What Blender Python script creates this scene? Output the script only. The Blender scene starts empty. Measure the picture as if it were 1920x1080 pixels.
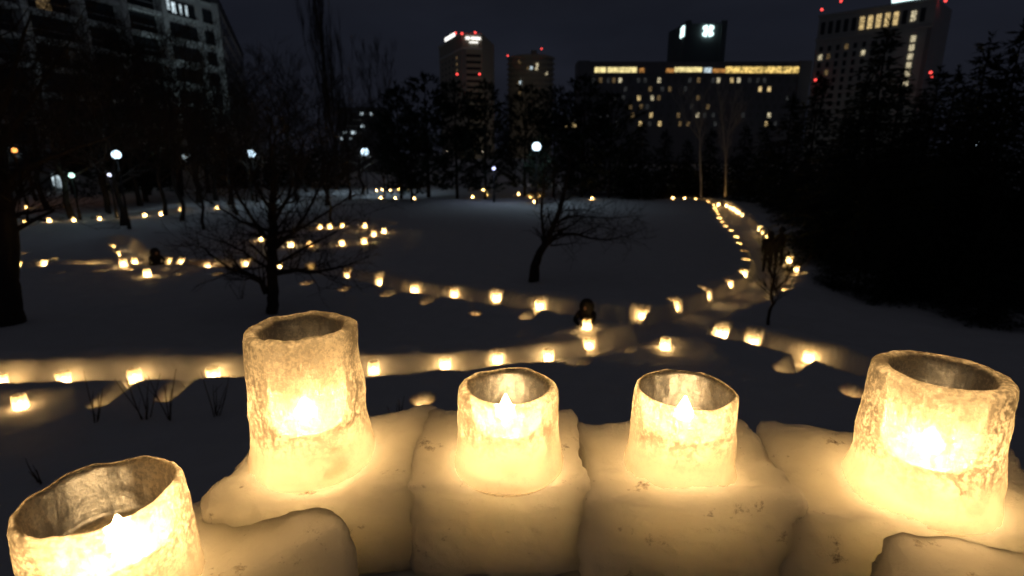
import bpy, bmesh, math, random
import numpy as np
from mathutils import Vector, Matrix, noise as mnoise

S = bpy.context.scene
C = S.collection
R = math.radians

# ------------------------------------------------------------------ camera
F = 1000.0                       # focal length in photo pixels (1920 wide)
PITCH = math.atan(256 / 1000)    # looking down
H = 4.5                          # eye height above the snow field
cp, sp = math.cos(PITCH), math.sin(PITCH)
cam_d = bpy.data.cameras.new('camera')
cam_d.sensor_width = 36
cam_d.lens = F / 1920 * 36
cam_d.clip_start = 0.05
cam_d.clip_end = 3000
cam = bpy.data.objects.new('camera', cam_d)
C.objects.link(cam)
cam.location = (0, 0, H)
cam.rotation_euler = (R(90) - PITCH, 0, 0)
S.camera = cam
cam_d.dof.use_dof = True          # focused on the lanterns in front
cam_d.dof.focus_distance = 1.15
cam_d.dof.aperture_fstop = 3.2

# ------------------------------------------------------------------ world: overcast city night
W = bpy.data.worlds.new('World')
S.world = W
W.use_nodes = True
nt = W.node_tree
nt.nodes.clear()
N = nt.nodes.new
out = N('ShaderNodeOutputWorld')
bg = N('ShaderNodeBackground')
tc = N('ShaderNodeTexCoord')
sep = N('ShaderNodeSeparateXYZ')
ramp = N('ShaderNodeValToRGB')
ramp.color_ramp.elements[0].position = 0.0
ramp.color_ramp.elements[0].color = (0.0112, 0.0122, 0.0182, 1)
e = ramp.color_ramp.elements.new(0.2)
e.color = (0.0082, 0.0095, 0.0150, 1)
ramp.color_ramp.elements[-1].position = 0.7
ramp.color_ramp.elements[-1].color = (0.0150, 0.0150, 0.0180, 1)
cl = N('ShaderNodeTexNoise')
cl.inputs['Scale'].default_value = 3.2
cl.inputs['Detail'].default_value = 5
mpg = N('ShaderNodeMapping')
mpg.inputs['Scale'].default_value = (1, 1, 3.0)
clr = N('ShaderNodeMapRange')
clr.inputs['From Min'].default_value = 0.3
clr.inputs['From Max'].default_value = 0.75
clr.inputs['To Min'].default_value = 0.82
clr.inputs['To Max'].default_value = 1.3
mul = N('ShaderNodeVectorMath')
mul.operation = 'SCALE'
L = nt.links.new
L(tc.outputs['Generated'], sep.inputs[0])
L(sep.outputs['Z'], ramp.inputs[0])
L(tc.outputs['Generated'], mpg.inputs[0])
L(mpg.outputs[0], cl.inputs['Vector'])
L(cl.outputs[0], clr.inputs[0])
L(ramp.outputs[0], mul.inputs[0])
L(clr.outputs[0], mul.inputs['Scale'])
L(mul.outputs[0], bg.inputs[0])
bg.inputs[1].default_value = 1.0
L(bg.outputs[0], out.inputs[0])
W.cycles.sampling_method = 'NONE'      # the sky is nearly even: no importance map needed

S.view_settings.view_transform = 'Standard'
S.view_settings.look = 'None'
S.view_settings.exposure = 0
S.view_settings.gamma = 1
S.view_settings.use_curve_mapping = False
S.render.engine = 'CYCLES'
cy = S.cycles
cy.use_denoising = True
cy.use_adaptive_sampling = False
cy.max_bounces = 10
cy.diffuse_bounces = 3
cy.glossy_bounces = 3
cy.transmission_bounces = 8
cy.transparent_max_bounces = 12
cy.caustics_reflective = False
cy.caustics_refractive = False
cy.sample_clamp_indirect = 6
cy.use_light_tree = True

# ------------------------------------------------------------------ helpers
def ray(px, py):
    a = (px - 960) / F
    b = (py - 540) / F
    return a, cp - b * sp, -(sp + b * cp)

def at(px, py, z=0.0):
    a, b, c = ray(px, py)
    t = (z - H) / c
    return np.array((a * t, b * t, z))

def atY(px, py, Y):
    a, b, c = ray(px, py)
    t = Y / b
    return np.array((a * t, Y, H + c * t))

def atT(px, py, t):
    a, b, c = ray(px, py)
    return np.array((a * t, b * t, H + c * t))

def base_col(bsdf, col):
    bsdf.inputs['Base Color'].default_value = (*col, 1)

MATS = {}
def mat(name, col=(0.5, 0.5, 0.5), rough=0.7, bump=0.0, scale=20.0, var=0.0, spec=0.3, coords='Object'):
    if name in MATS:
        return MATS[name]
    m = bpy.data.materials.new(name)
    m.use_nodes = True
    t = m.node_tree
    b = t.nodes['Principled BSDF']
    base_col(b, col)
    b.inputs['Roughness'].default_value = rough
    b.inputs['Specular IOR Level'].default_value = spec
    if bump or var:
        co = t.nodes.new('ShaderNodeTexCoord')
        n = t.nodes.new('ShaderNodeTexNoise')
        n.inputs['Scale'].default_value = scale
        n.inputs['Detail'].default_value = 6
        t.links.new(co.outputs[coords], n.inputs['Vector'])
        if bump:
            bp = t.nodes.new('ShaderNodeBump')
            bp.inputs['Strength'].default_value = bump
            bp.inputs['Distance'].default_value = 0.05
            t.links.new(n.outputs[0], bp.inputs['Height'])
            t.links.new(bp.outputs[0], b.inputs['Normal'])
        if var:
            mr = t.nodes.new('ShaderNodeMix')
            mr.data_type = 'RGBA'
            mr.inputs[6].default_value = (*[c * (1 - var) for c in col], 1)
            mr.inputs[7].default_value = (*[min(1, c * (1 + var)) for c in col], 1)
            t.links.new(n.outputs[0], mr.inputs[0])
            t.links.new(mr.outputs[2], b.inputs['Base Color'])
    MATS[name] = m
    return m

def emit(name, col, strength, speckle=None):
    if name in MATS:
        return MATS[name]
    m = bpy.data.materials.new(name)
    m.use_nodes = True
    t = m.node_tree
    t.nodes.clear()
    o = t.nodes.new('ShaderNodeOutputMaterial')
    e = t.nodes.new('ShaderNodeEmission')
    e.inputs[0].default_value = (*col, 1)
    e.inputs[1].default_value = strength
    if speckle:
        co = t.nodes.new('ShaderNodeTexCoord')
        n = t.nodes.new('ShaderNodeTexNoise')
        n.inputs['Scale'].default_value = speckle[0]
        n.inputs['Detail'].default_value = 4
        mr = t.nodes.new('ShaderNodeMapRange')
        mr.inputs['From Min'].default_value = 0.35
        mr.inputs['From Max'].default_value = 0.68
        mr.inputs['To Min'].default_value = strength * speckle[1]
        mr.inputs['To Max'].default_value = strength * speckle[2]
        oi = t.nodes.new('ShaderNodeObjectInfo')
        ad = t.nodes.new('ShaderNodeVectorMath')
        t.links.new(co.outputs['Object'], ad.inputs[0])
        t.links.new(oi.outputs['Location'], ad.inputs[1])
        t.links.new(ad.outputs[0], n.inputs['Vector'])
        t.links.new(n.outputs[0], mr.inputs[0])
        t.links.new(mr.outputs[0], e.inputs[1])
    t.links.new(e.outputs[0], o.inputs[0])
    m.cycles.emission_sampling = 'NONE'
    MATS[name] = m
    return m

def flame_material(name, col, strength):
    """A flame is a glowing gas: it shines and does not stop light."""
    m = emit(name, col, strength)
    t = m.node_tree
    e = [n for n in t.nodes if n.type == 'EMISSION'][0]
    o = [n for n in t.nodes if n.type == 'OUTPUT_MATERIAL'][0]
    a = t.nodes.new('ShaderNodeAddShader')
    tr = t.nodes.new('ShaderNodeBsdfTransparent')
    t.links.new(e.outputs[0], a.inputs[0])
    t.links.new(tr.outputs[0], a.inputs[1])
    t.links.new(a.outputs[0], o.inputs[0])
    return m

def candle_light(name, col, watts, radius):
    d = bpy.data.lights.new(name, 'POINT')
    d.color = col
    d.energy = watts
    d.shadow_soft_size = radius
    return d

class MB:
    def __init__(s):
        s.v = []
        s.f = []
    def add(s, vs, fs):
        o = len(s.v)
        s.v.extend([tuple(map(float, v)) for v in vs])
        s.f.extend([tuple(i + o for i in f) for f in fs])
    def box(s, c, size, rz=0.0):
        x, y, z = [k / 2 for k in size]
        ca, sa = math.cos(rz), math.sin(rz)
        vs = []
        for dz in (-z, z):
            for dx, dy in ((-x, -y), (x, -y), (x, y), (-x, y)):
                vs.append((c[0] + dx * ca - dy * sa, c[1] + dx * sa + dy * ca, c[2] + dz))
        s.add(vs, [(3, 2, 1, 0), (4, 5, 6, 7), (0, 1, 5, 4), (1, 2, 6, 5), (2, 3, 7, 6), (3, 0, 4, 7)])
    def tube(s, pts, rad, n=6, cap=True):
        pts = [Vector(p) for p in pts]
        vs, fs = [], []
        up = Vector((0.3, 0.2, 1)).normalized()
        for i, p in enumerate(pts):
            a = pts[max(0, i - 1)]
            b = pts[min(len(pts) - 1, i + 1)]
            d = (b - a)
            d = d.normalized() if d.length > 1e-9 else Vector((0, 0, 1))
            q = d.cross(up)
            if q.length < 0.05:
                q = d.cross(Vector((1, 0, 0)))
            q.normalize()
            w = d.cross(q)
            r = rad[i] if hasattr(rad, '__len__') else rad
            for k in range(n):
                an = 2 * math.pi * k / n
                vs.append(p + (q * math.cos(an) + w * math.sin(an)) * r)
        for i in range(len(pts) - 1):
            for k in range(n):
                k2 = (k + 1) % n
                fs.append((i * n + k, i * n + k2, (i + 1) * n + k2, (i + 1) * n + k))
        if cap:
            fs.append(tuple(range(n))[::-1])
            fs.append(tuple((len(pts) - 1) * n + k for k in range(n)))
        s.add(vs, fs)
    def lathe(s, prof, n=24, c=(0, 0, 0), wob=None, close=True):
        vs, fs = [], []
        for i, (r, z) in enumerate(prof):
            for k in range(n):
                a = 2 * math.pi * k / n
                x, y = r * math.cos(a), r * math.sin(a)
                if wob:
                    x, y, zz = wob(x, y, z, a, i)
                else:
                    zz = z
                vs.append((c[0] + x, c[1] + y, c[2] + zz))
        for i in range(len(prof) - 1):
            for k in range(n):
                k2 = (k + 1) % n
                fs.append((i * n + k, i * n + k2, (i + 1) * n + k2, (i + 1) * n + k))
        if close:
            fs.append(tuple(range(n))[::-1])
            fs.append(tuple((len(prof) - 1) * n + k for k in range(n)))
        s.add(vs, fs)
    def build(s, name, m, parent=None, origin=(0, 0, 0), smooth=False):
        me = bpy.data.meshes.new(name)
        o = np.array(origin, dtype=float)
        v = np.array(s.v, dtype=float) - o if s.v else np.zeros((0, 3))
        me.from_pydata(v.tolist(), [], s.f)
        if smooth:
            me.polygons.foreach_set('use_smooth', [True] * len(me.polygons))
        me.materials.append(m)
        return link(name, me, parent, origin if parent is None else (0, 0, 0))

def link(name, me, parent=None, loc=(0, 0, 0)):
    o = bpy.data.objects.new(name, me)
    C.objects.link(o)
    if parent is not None:
        o.parent = parent
    o.location = loc
    return o

def tag(o, label=None, cat=None, group=None, kind=None):
    if label: o['label'] = label
    if cat: o['category'] = cat
    if group: o['group'] = group
    if kind: o['kind'] = kind
    return o

def thing(name, label, cat, loc, group=None, rz=0.0):
    o = bpy.data.objects.new(name, None)
    C.objects.link(o)
    o.empty_display_size = 0.2
    o.location = loc
    o.rotation_euler = (0, 0, rz)
    return tag(o, label, cat, group)

def copy_tree(o, parent=None):
    c = o.copy()
    C.objects.link(c)
    if parent is not None:
        c.parent = parent
    for ch in list(o.children):
        copy_tree(ch, c)
    return c

ORD = ['first', 'second', 'third', 'fourth', 'fifth', 'sixth', 'seventh', 'eighth', 'ninth', 'tenth', 'eleventh',
       'twelfth', 'thirteenth', 'fourteenth', 'fifteenth', 'sixteenth', 'seventeenth', 'eighteenth', 'nineteenth',
       'twentieth', 'twenty-first', 'twenty-second', 'twenty-third', 'twenty-fourth']

# ------------------------------------------------------------------ materials
def snow_material(name, sss=0.0, sscale=0.05, col=(0.86, 0.86, 0.87), bscale=6.0, bstr=0.35):
    m = bpy.data.materials.new(name)
    m.use_nodes = True
    t = m.node_tree
    b = t.nodes['Principled BSDF']
    base_col(b, col)
    b.inputs['Roughness'].default_value = 0.75
    b.inputs['Specular IOR Level'].default_value = 0.15
    co = t.nodes.new('ShaderNodeTexCoord')
    n1 = t.nodes.new('ShaderNodeTexNoise')
    n1.inputs['Scale'].default_value = bscale
    n1.inputs['Detail'].default_value = 9
    n1.inputs['Roughness'].default_value = 0.6
    t.links.new(co.outputs['Object'], n1.inputs['Vector'])
    bp = t.nodes.new('ShaderNodeBump')
    bp.inputs['Strength'].default_value = bstr
    bp.inputs['Distance'].default_value = 0.3 / bscale
    t.links.new(n1.outputs[0], bp.inputs['Height'])
    t.links.new(bp.outputs[0], b.inputs['Normal'])
    n2 = t.nodes.new('ShaderNodeTexNoise')
    n2.inputs['Scale'].default_value = bscale * 0.35
    n2.inputs['Detail'].default_value = 4
    t.links.new(co.outputs['Object'], n2.inputs['Vector'])
    mr = t.nodes.new('ShaderNodeMix')
    mr.data_type = 'RGBA'
    mr.inputs[6].default_value = (*[c * 0.86 for c in col], 1)
    mr.inputs[7].default_value = (*col, 1)
    t.links.new(n2.outputs[0], mr.inputs[0])
    t.links.new(mr.outputs[2], b.inputs['Base Color'])
    if sss:
        b.inputs['Subsurface Weight'].default_value = sss
        b.inputs['Subsurface Radius'].default_value = (1.0, 1.0, 1.0)
        b.inputs['Subsurface Scale'].default_value = sscale
    MATS[name] = m
    return m

M_field = snow_material('field_snow')

def block_material():
    m = snow_material('block_snow', 1.0, 0.25, (0.988, 0.938, 0.80), 14.0, 0.35)
    t = m.node_tree
    b = t.nodes['Principled BSDF']
    bp0 = [n for n in t.nodes if n.type == 'BUMP'][0]
    co0 = t.nodes.new('ShaderNodeTexCoord')
    gn = t.nodes.new('ShaderNodeTexNoise')
    gn.inputs['Scale'].default_value = 75
    gn.inputs['Detail'].default_value = 8
    gn.inputs['Roughness'].default_value = .75
    t.links.new(co0.outputs['Object'], gn.inputs['Vector'])
    bg_ = t.nodes.new('ShaderNodeBump')
    bg_.inputs['Strength'].default_value = .55
    bg_.inputs['Distance'].default_value = .006
    t.links.new(gn.outputs[0], bg_.inputs['Height'])
    t.links.new(bp0.outputs[0], bg_.inputs['Normal'])
    t.links.new(bg_.outputs[0], b.inputs['Normal'])
    # brown soil specks and stains frozen into the snow
    co = t.nodes.new('ShaderNodeTexCoord')
    n = t.nodes.new('ShaderNodeTexNoise')
    n.inputs['Scale'].default_value = 13
    n.inputs['Detail'].default_value = 7
    n.inputs['Roughness'].default_value = 0.72
    oi = t.nodes.new('ShaderNodeObjectInfo')
    ad = t.nodes.new('ShaderNodeVectorMath')
    t.links.new(co.outputs['Object'], ad.inputs[0])
    t.links.new(oi.outputs['Location'], ad.inputs[1])
    t.links.new(ad.outputs[0], n.inputs['Vector'])
    rp = t.nodes.new('ShaderNodeMapRange')
    rp.inputs['From Min'].default_value = 0.61
    rp.inputs['From Max'].default_value = 0.74
    t.links.new(n.outputs[0], rp.inputs[0])
    mx = t.nodes.new('ShaderNodeMix')
    mx.data_type = 'RGBA'
    mx.inputs[7].default_value = (0.12, 0.07, 0.03, 1)
    src = b.inputs['Base Color'].links[0].from_socket
    t.links.new(rp.outputs[0], mx.inputs[0])
    t.links.new(src, mx.inputs[6])
    t.links.new(mx.outputs[2], b.inputs['Base Color'])
    return m

M_block = block_material()

def ice_material(name, inner):
    m = bpy.data.materials.new(name)
    m.use_nodes = True
    t = m.node_tree
    t.nodes.clear()
    n = t.nodes.new
    lk = t.links.new
    o = n('ShaderNodeOutputMaterial')
    co = n('ShaderNodeTexCoord')
    oi = n('ShaderNodeObjectInfo')
    ad = n('ShaderNodeVectorMath')
    ml = n('ShaderNodeVectorMath')
    ml.operation = 'SCALE'
    ml.inputs['Scale'].default_value = 3.7
    lk(oi.outputs['Location'], ml.inputs[0])
    lk(co.outputs['Object'], ad.inputs[0])
    lk(ml.outputs[0], ad.inputs[1])
    P = ad.outputs[0]
    def noise(sc, det, vec, rough=.5, dist=0):
        k = n('ShaderNodeTexNoise')
        k.inputs['Scale'].default_value = sc
        k.inputs['Detail'].default_value = det
        k.inputs['Roughness'].default_value = rough
        k.inputs['Distortion'].default_value = dist
        lk(vec, k.inputs['Vector'])
        return k.outputs[0]
    def rng_(x, a, b, c, d):
        k = n('ShaderNodeMapRange')
        for q, v in zip(('From Min', 'From Max', 'To Min', 'To Max'), (a, b, c, d)):
            k.inputs[q].default_value = v
        lk(x, k.inputs[0])
        return k.outputs[0]
    def math_(op, a, b):
        k = n('ShaderNodeMath')
        k.operation = op
        for i, q in enumerate((a, b)):
            if isinstance(q, (int, float)):
                k.inputs[i].default_value = q
            else:
                lk(q, k.inputs[i])
        return k.outputs[0]
    patch = noise(13, 4, P)                         # clear and cloudy patches
    grain = noise(115, 4, P, .75)
    mott = noise(42, 5, P, .7)                    # crystals
    mp = n('ShaderNodeMapping')
    mp.inputs['Scale'].default_value = (1, 1, 0.17)
    lk(P, mp.inputs[0])
    streak = noise(60, 5, mp.outputs[0], .6, .6)    # melt streaks
    sx = n('ShaderNodeSeparateXYZ')
    lk(co.outputs['Object'], sx.inputs[0])
    foot = rng_(sx.outputs['Z'], .03, .10, -.30, 0)  # the solid foot is cloudy, the wall above clearer
    hb = math_('ADD', math_('MULTIPLY', grain, .7), math_('MULTIPLY', streak, .7))
    bp = n('ShaderNodeBump')
    bp.inputs['Strength'].default_value = .5
    bp.inputs['Distance'].default_value = .004
    lk(hb, bp.inputs['Height'])
    tr = n('ShaderNodeBsdfTransparent')
    tr.inputs[0].default_value = (.96, .93, .88, 1)
    if inner:
        sel = rng_(math_('ADD', math_('MULTIPLY', noise(120, 2, P, .5), 1.0), math_('MULTIPLY', patch, .45)), .82, .92, .008, .22)
        a = n('ShaderNodeBsdfPrincipled')
        base_col(a, (.8, .75, .66))
        a.inputs['Roughness'].default_value = .35
        a.inputs['IOR'].default_value = 1.31
        a.inputs['Specular IOR Level'].default_value = .4
        lk(bp.outputs[0], a.inputs['Normal'])
        mx = n('ShaderNodeMixShader')
        lk(sel, mx.inputs[0])
        lk(tr.outputs[0], mx.inputs[1])
        lk(a.outputs[0], mx.inputs[2])
        lk(mx.outputs[0], o.inputs[0])
        return m
    # outer skin: scatters the candle light forwards, towards whoever looks at it from outside
    cloud = math_('ADD', math_('ADD', math_('ADD', math_('MULTIPLY', patch, .9), math_('MULTIPLY', mott, .6)), math_('MULTIPLY', grain, 2.3)),
                  math_('ADD', math_('MULTIPLY', streak, .7), foot))
    clear = rng_(cloud, 2.02, 2.42, 0, 1)
    ta = n('ShaderNodeMix')
    ta.data_type = 'RGBA'
    fz = n('ShaderNodeMix')                         # candle glow evened by colour: darker foot, lighter wall above
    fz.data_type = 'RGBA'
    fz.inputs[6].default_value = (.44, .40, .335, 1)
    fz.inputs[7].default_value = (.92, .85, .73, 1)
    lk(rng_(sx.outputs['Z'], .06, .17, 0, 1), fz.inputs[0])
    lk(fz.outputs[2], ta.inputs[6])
    ta.inputs[7].default_value = (.24, .215, .175, 1)
    lk(clear, ta.inputs[0])
    tl = n('ShaderNodeBsdfTranslucent')
    lk(ta.outputs[2], tl.inputs[0])
    rf = n('ShaderNodeBsdfRefraction')
    rf.inputs['Color'].default_value = (.98, .95, .9, 1)
    rf.inputs['IOR'].default_value = 1.12
    rf.inputs['Roughness'].default_value = .36
    lk(bp.outputs[0], rf.inputs['Normal'])
    m1 = n('ShaderNodeMixShader')
    lk(rng_(clear, 0, 1, .18, .40), m1.inputs[0])
    lk(tl.outputs[0], m1.inputs[1])
    lk(rf.outputs[0], m1.inputs[2])
    m2 = n('ShaderNodeMixShader')
    thin = rng_(sx.outputs['Z'], .0, .12, .52, .05)
    lk(math_('ADD', thin, math_('MULTIPLY', clear, .06)), m2.inputs[0])
    lk(m1.outputs[0], m2.inputs[1])
    lk(tr.outputs[0], m2.inputs[2])
    gs = n('ShaderNodeBsdfGlossy')
    gs.inputs['Roughness'].default_value = .4
    lk(bp.outputs[0], gs.inputs['Normal'])
    m3 = n('ShaderNodeMixShader')
    m3.inputs[0].default_value = .012
    lk(m2.outputs[0], m3.inputs[1])
    lk(gs.outputs[0], m3.inputs[2])
    lk(m3.outputs[0], o.inputs[0])
    return m

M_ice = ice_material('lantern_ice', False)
M_icein = ice_material('lantern_ice_inside', True)

def rim_material():
    """The rounded rim is lightened: its candle glow is put into the colour."""
    m = bpy.data.materials.new('lantern_ice_rim')
    m.use_nodes = True
    t = m.node_tree
    t.nodes.clear()
    n = t.nodes.new
    o = n('ShaderNodeOutputMaterial')
    co = n('ShaderNodeTexCoord')
    nz = n('ShaderNodeTexNoise')
    nz.inputs['Scale'].default_value = 60
    nz.inputs['Detail'].default_value = 4
    t.links.new(co.outputs['Object'], nz.inputs['Vector'])
    mx = n('ShaderNodeMix')
    mx.data_type = 'RGBA'
    mx.inputs[6].default_value = (.42, .39, .33, 1)
    mx.inputs[7].default_value = (.85, .80, .69, 1)  # pale tones paint in the brightness of the glowing rim
    t.links.new(nz.outputs[0], mx.inputs[0])
    a = n('ShaderNodeBsdfTranslucent')
    t.links.new(mx.outputs[2], a.inputs[0])
    d = n('ShaderNodeBsdfDiffuse')
    d.inputs[0].default_value = (.85, .83, .78, 1)
    ms = n('ShaderNodeMixShader')
    ms.inputs[0].default_value = .2
    t.links.new(a.outputs[0], ms.inputs[1])
    t.links.new(d.outputs[0], ms.inputs[2])
    t.links.new(ms.outputs[0], o.inputs[0])
    return m

M_rim = rim_material()

def shell_material():
    m = bpy.data.materials.new('small_lantern_ice')
    m.use_nodes = True
    t = m.node_tree
    t.nodes.clear()
    n = t.nodes.new
    o = n('ShaderNodeOutputMaterial')
    a = n('ShaderNodeBsdfTranslucent')
    a.inputs[0].default_value = (0.44, 0.40, 0.34, 1)
    b = n('ShaderNodeBsdfTransparent')
    b.inputs[0].default_value = (0.97, 0.95, 0.92, 1)
    d = n('ShaderNodeBsdfDiffuse')
    d.inputs[0].default_value = (0.4, 0.4, 0.4, 1)
    m0 = n('ShaderNodeMixShader')
    m0.inputs[0].default_value = 0.12
    t.links.new(a.outputs[0], m0.inputs[1])
    t.links.new(d.outputs[0], m0.inputs[2])
    m1 = n('ShaderNodeMixShader')
    m1.inputs[0].default_value = 0.19
    t.links.new(m0.outputs[0], m1.inputs[1])
    t.links.new(b.outputs[0], m1.inputs[2])
    t.links.new(m1.outputs[0], o.inputs[0])
    return m

M_shell = shell_material()
M_flame = flame_material('candle_flame', (1.0, 0.64, 0.28), 22)
L_big = candle_light('candle_light', (1.0, 0.63, 0.27), 17, .017)
M_flame_s = flame_material('small_candle_flame', (1.0, 0.70, 0.32), 60)
L_small = candle_light('small_candle_light', (1.0, 0.52, 0.13), 17, .03)
M_wax = mat('candle_wax', (0.8, 0.74, 0.62), 0.5)
M_wax.node_tree.nodes['Principled BSDF'].inputs['Transmission Weight'].default_value = .5
M_wick = mat('wick', (0.02, 0.02, 0.02), 0.9)
M_bark = mat('dark_bark', (0.045, 0.038, 0.032), 0.9, 0.6, 30, 0.3)
M_birch = mat('birch_bark', (0.5, 0.48, 0.45), 0.8, 0.3, 12, 0.45)
M_needle = mat('conifer_needles', (0.028, 0.04, 0.026), 0.8, 0, 3, 0.4)
M_twig = mat('twigs', (0.05, 0.04, 0.032), 0.9, 0, 8, 0.25)
M_reed = mat('dry_stalks', (0.09, 0.065, 0.04), 0.9, 0, 8, 0.3)
M_coat = mat('dark_winter_coat', (0.016, 0.015, 0.017), 0.8, 0.3, 60)
M_skin = mat('skin', (0.5, 0.3, 0.22), 0.55)
M_pole = mat('painted_pole', (0.02, 0.02, 0.022), 0.6)

# ------------------------------------------------------------------ the snow field, with paths trodden into it
def poly(pts, z=-0.45):
    return [at(x, y, z)[:2] for x, y in pts]

FLOOR = -0.45
PATHS = [
    # front path, left edge of the photo to the crossing
    (poly([(-420, 745), (-150, 744), (0, 740), (116, 737), (250, 732), (398, 730), (550, 726), (700, 718), (835, 711), (934, 702),
           (1030, 693), (1110, 680), (1190, 660), (1250, 645)]), 0.42),
    # crossing to lower right
    (poly([(1250, 645), (1320, 655), (1400, 668), (1500, 694), (1600, 724), (1750, 766), (2000, 835), (2300, 920)]), 0.45),
    # crossing back to the upper left
    (poly([(1250, 645), (1180, 626), (1110, 614), (1010, 596), (930, 582), (850, 572), (775, 564), (712, 552), (650, 540), (590, 527),
           (525, 519), (462, 513), (388, 510), (300, 508), (231, 508), (165, 510), (85, 514), (0, 520), (-150, 530), (-400, 545)]), 0.5),
    # crossing up the right side
    (poly([(1250, 645), (1275, 620), (1320, 603), (1390, 575), (1440, 545), (1452, 515), (1440, 490), (1425, 470), (1412, 453),
           (1395, 436), (1380, 421), (1370, 410), (1360, 398), (1348, 388), (1330, 382), (1300, 378), (1262, 376), (1150, 375)]), 0.75),
    # side branch and the far rows
    (poly([(262, 508), (250, 490), (235, 474), (225, 462)]), 0.4),
    (poly([(-60, 420), (92, 415), (186, 411), (271, 404), (340, 396), (420, 393)]), 0.4),
    (poly([(440, 452), (490, 452), (545, 458), (641, 455), (690, 446), (726, 434), (704, 428), (640, 426), (560, 427)]), 0.35),
]

# rows of small lanterns: photo position of each, whether it stands on top of the snow
ROWS = []
def row(group, label, pts, stand=(), start=0):
    ROWS.append((group, label, pts, set(stand), start))

row('ice lanterns in the far bank of the front path', 'small ice lantern in the far bank of the front path, {} from the crossing',
    [(1107, 645), (1030, 667), (934, 672), (835, 683), (700, 691), (550, 698), (398, 704), (250, 706), (116, 711), (-2, 714)])
row('ice lanterns in the near bank of the front path', 'ice lantern sunk in the near bank of the front path, {} from the crossing',
    [(1180, 664), (1092, 690), (793, 748), (540, 754), (305, 752), (178, 759)])
row('ice lanterns on the far bank of the middle path', 'small ice lantern on the far bank of the middle path, {} from the crossing',
    [(1010, 573), (930, 558), (850, 550), (775, 543), (712, 528), (650, 518), (590, 503), (525, 499), (462, 494), (388, 498), (340, 490)])
row('ice lanterns in the near bank of the middle path', 'ice lantern sunk in the near bank of the middle path, {} from the crossing',
    [(983, 597), (887, 583), (795, 569), (720, 558), (640, 548), (570, 535), (402, 513), (330, 510), (305, 503)])
row('ice lanterns on the left bank of the receding path', 'ice lantern on the left bank of the receding path, {} from the crossing',
    [(1204, 590), (1266, 575), (1325, 555), (1370, 538), (1397, 518), (1402, 495), (1396, 479), (1387, 463), (1382, 450), (1372, 438),
     (1362, 430), (1355, 421), (1350, 414), (1347, 407), (1344, 401), (1341, 395), (1338, 388), (1328, 381), (1305, 376), (1284, 374), (1262, 373)])
row('ice lanterns on the right bank of the receding path', 'ice lantern on the right bank of the receding path, {} from the crossing',
    [(1430, 573), (1470, 547), (1497, 520), (1492, 504), (1478, 487), (1465, 470), (1445, 448), (1438, 442), (1430, 436), (1424, 429),
     (1416, 420), (1408, 413), (1400, 408), (1392, 403), (1385, 398), (1380, 395), (1374, 391), (1368, 388), (1361, 385), (1348, 383)])
row('ice lanterns along the path to the lower right', 'ice lantern on the far bank of the right-hand path, {} from the crossing',
    [(1350, 624), (1412, 639), (1515, 668)])
row('ice lanterns sunk along the right-hand front path', 'lantern sunk in the near bank of the right-hand path, {} from the crossing',
    [(1465, 698), (1595, 740)])
row('ice lanterns at the path junction on the left', 'ice lantern near the crouching lamplighter at the left junction, {} from the tree',
    [(320, 489), (275, 508), (231, 492), (249, 470), (222, 476), (212, 464), (245, 508), (194, 514), (165, 482), (112, 519), (100, 489), (85, 494),
     (40, 497), (43, 479), (2, 492), (2, 529)], (1, 2, 3, 8))
row('ice lanterns in the far row before the left trees', 'tiny ice lantern in the far row before the left trees, {} from its bright end',
    [(340, 391), (302, 400), (271, 402), (232, 404), (186, 407), (138, 410), (92, 412), (48, 415), (0, 417)], range(9))
row('ice lanterns round the loop behind the wide tree', 'tiny ice lantern on the loop behind the wide bare tree, {} along it',
    [(490, 447), (545, 456), (580, 456), (641, 453), (683, 449), (701, 438), (720, 433), (703, 427), (683, 424), (642, 423), (618, 424), (600, 424)], range(12))
row('ice lanterns scattered at the foot of the far pines', 'tiny ice lantern at the foot of the far pines, {} from the left',
    [(50, 386), (407, 390), (714, 369), (741, 368), (776, 369), (886, 365), (906, 355), (912, 362), (972, 361), (995, 367), (1003, 366), (1011, 366), (1002, 377), (1110, 373)], range(14))
row('ice lanterns in a far line on the lamplit snow', 'tiny ice lantern in the line on the lamplit snow, {} from the left',
    [(706, 354), (716, 353), (731, 353), (747, 352), (759, 351), (770, 350), (783, 349)], range(7))
SPECIAL = [
    ((36, 750), 'stepped ice lantern standing on the near bank at the left edge of the front path'),
    ((1247, 650), 'ice lantern standing alone on a snow mound at the crossing'),
    ((1100, 613), 'ice lantern on the bank end in front of the crouching person'),
    ((1364, 603), 'ice lantern standing on the corner of the bank right of the crossing'),
]

# nearest point on any path
def nearest_path(p):
    best = (1e9, None)
    for pts, w in PATHS:
        for a, b in zip(pts[:-1], pts[1:]):
            ab = b - a
            t = np.clip(np.dot(p - a, ab) / max(1e-9, np.dot(ab, ab)), 0, 1)
            q = a + ab * t
            d = np.hypot(*(p - q))
            if d < best[0]:
                best = (d, q)
    return best

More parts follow.
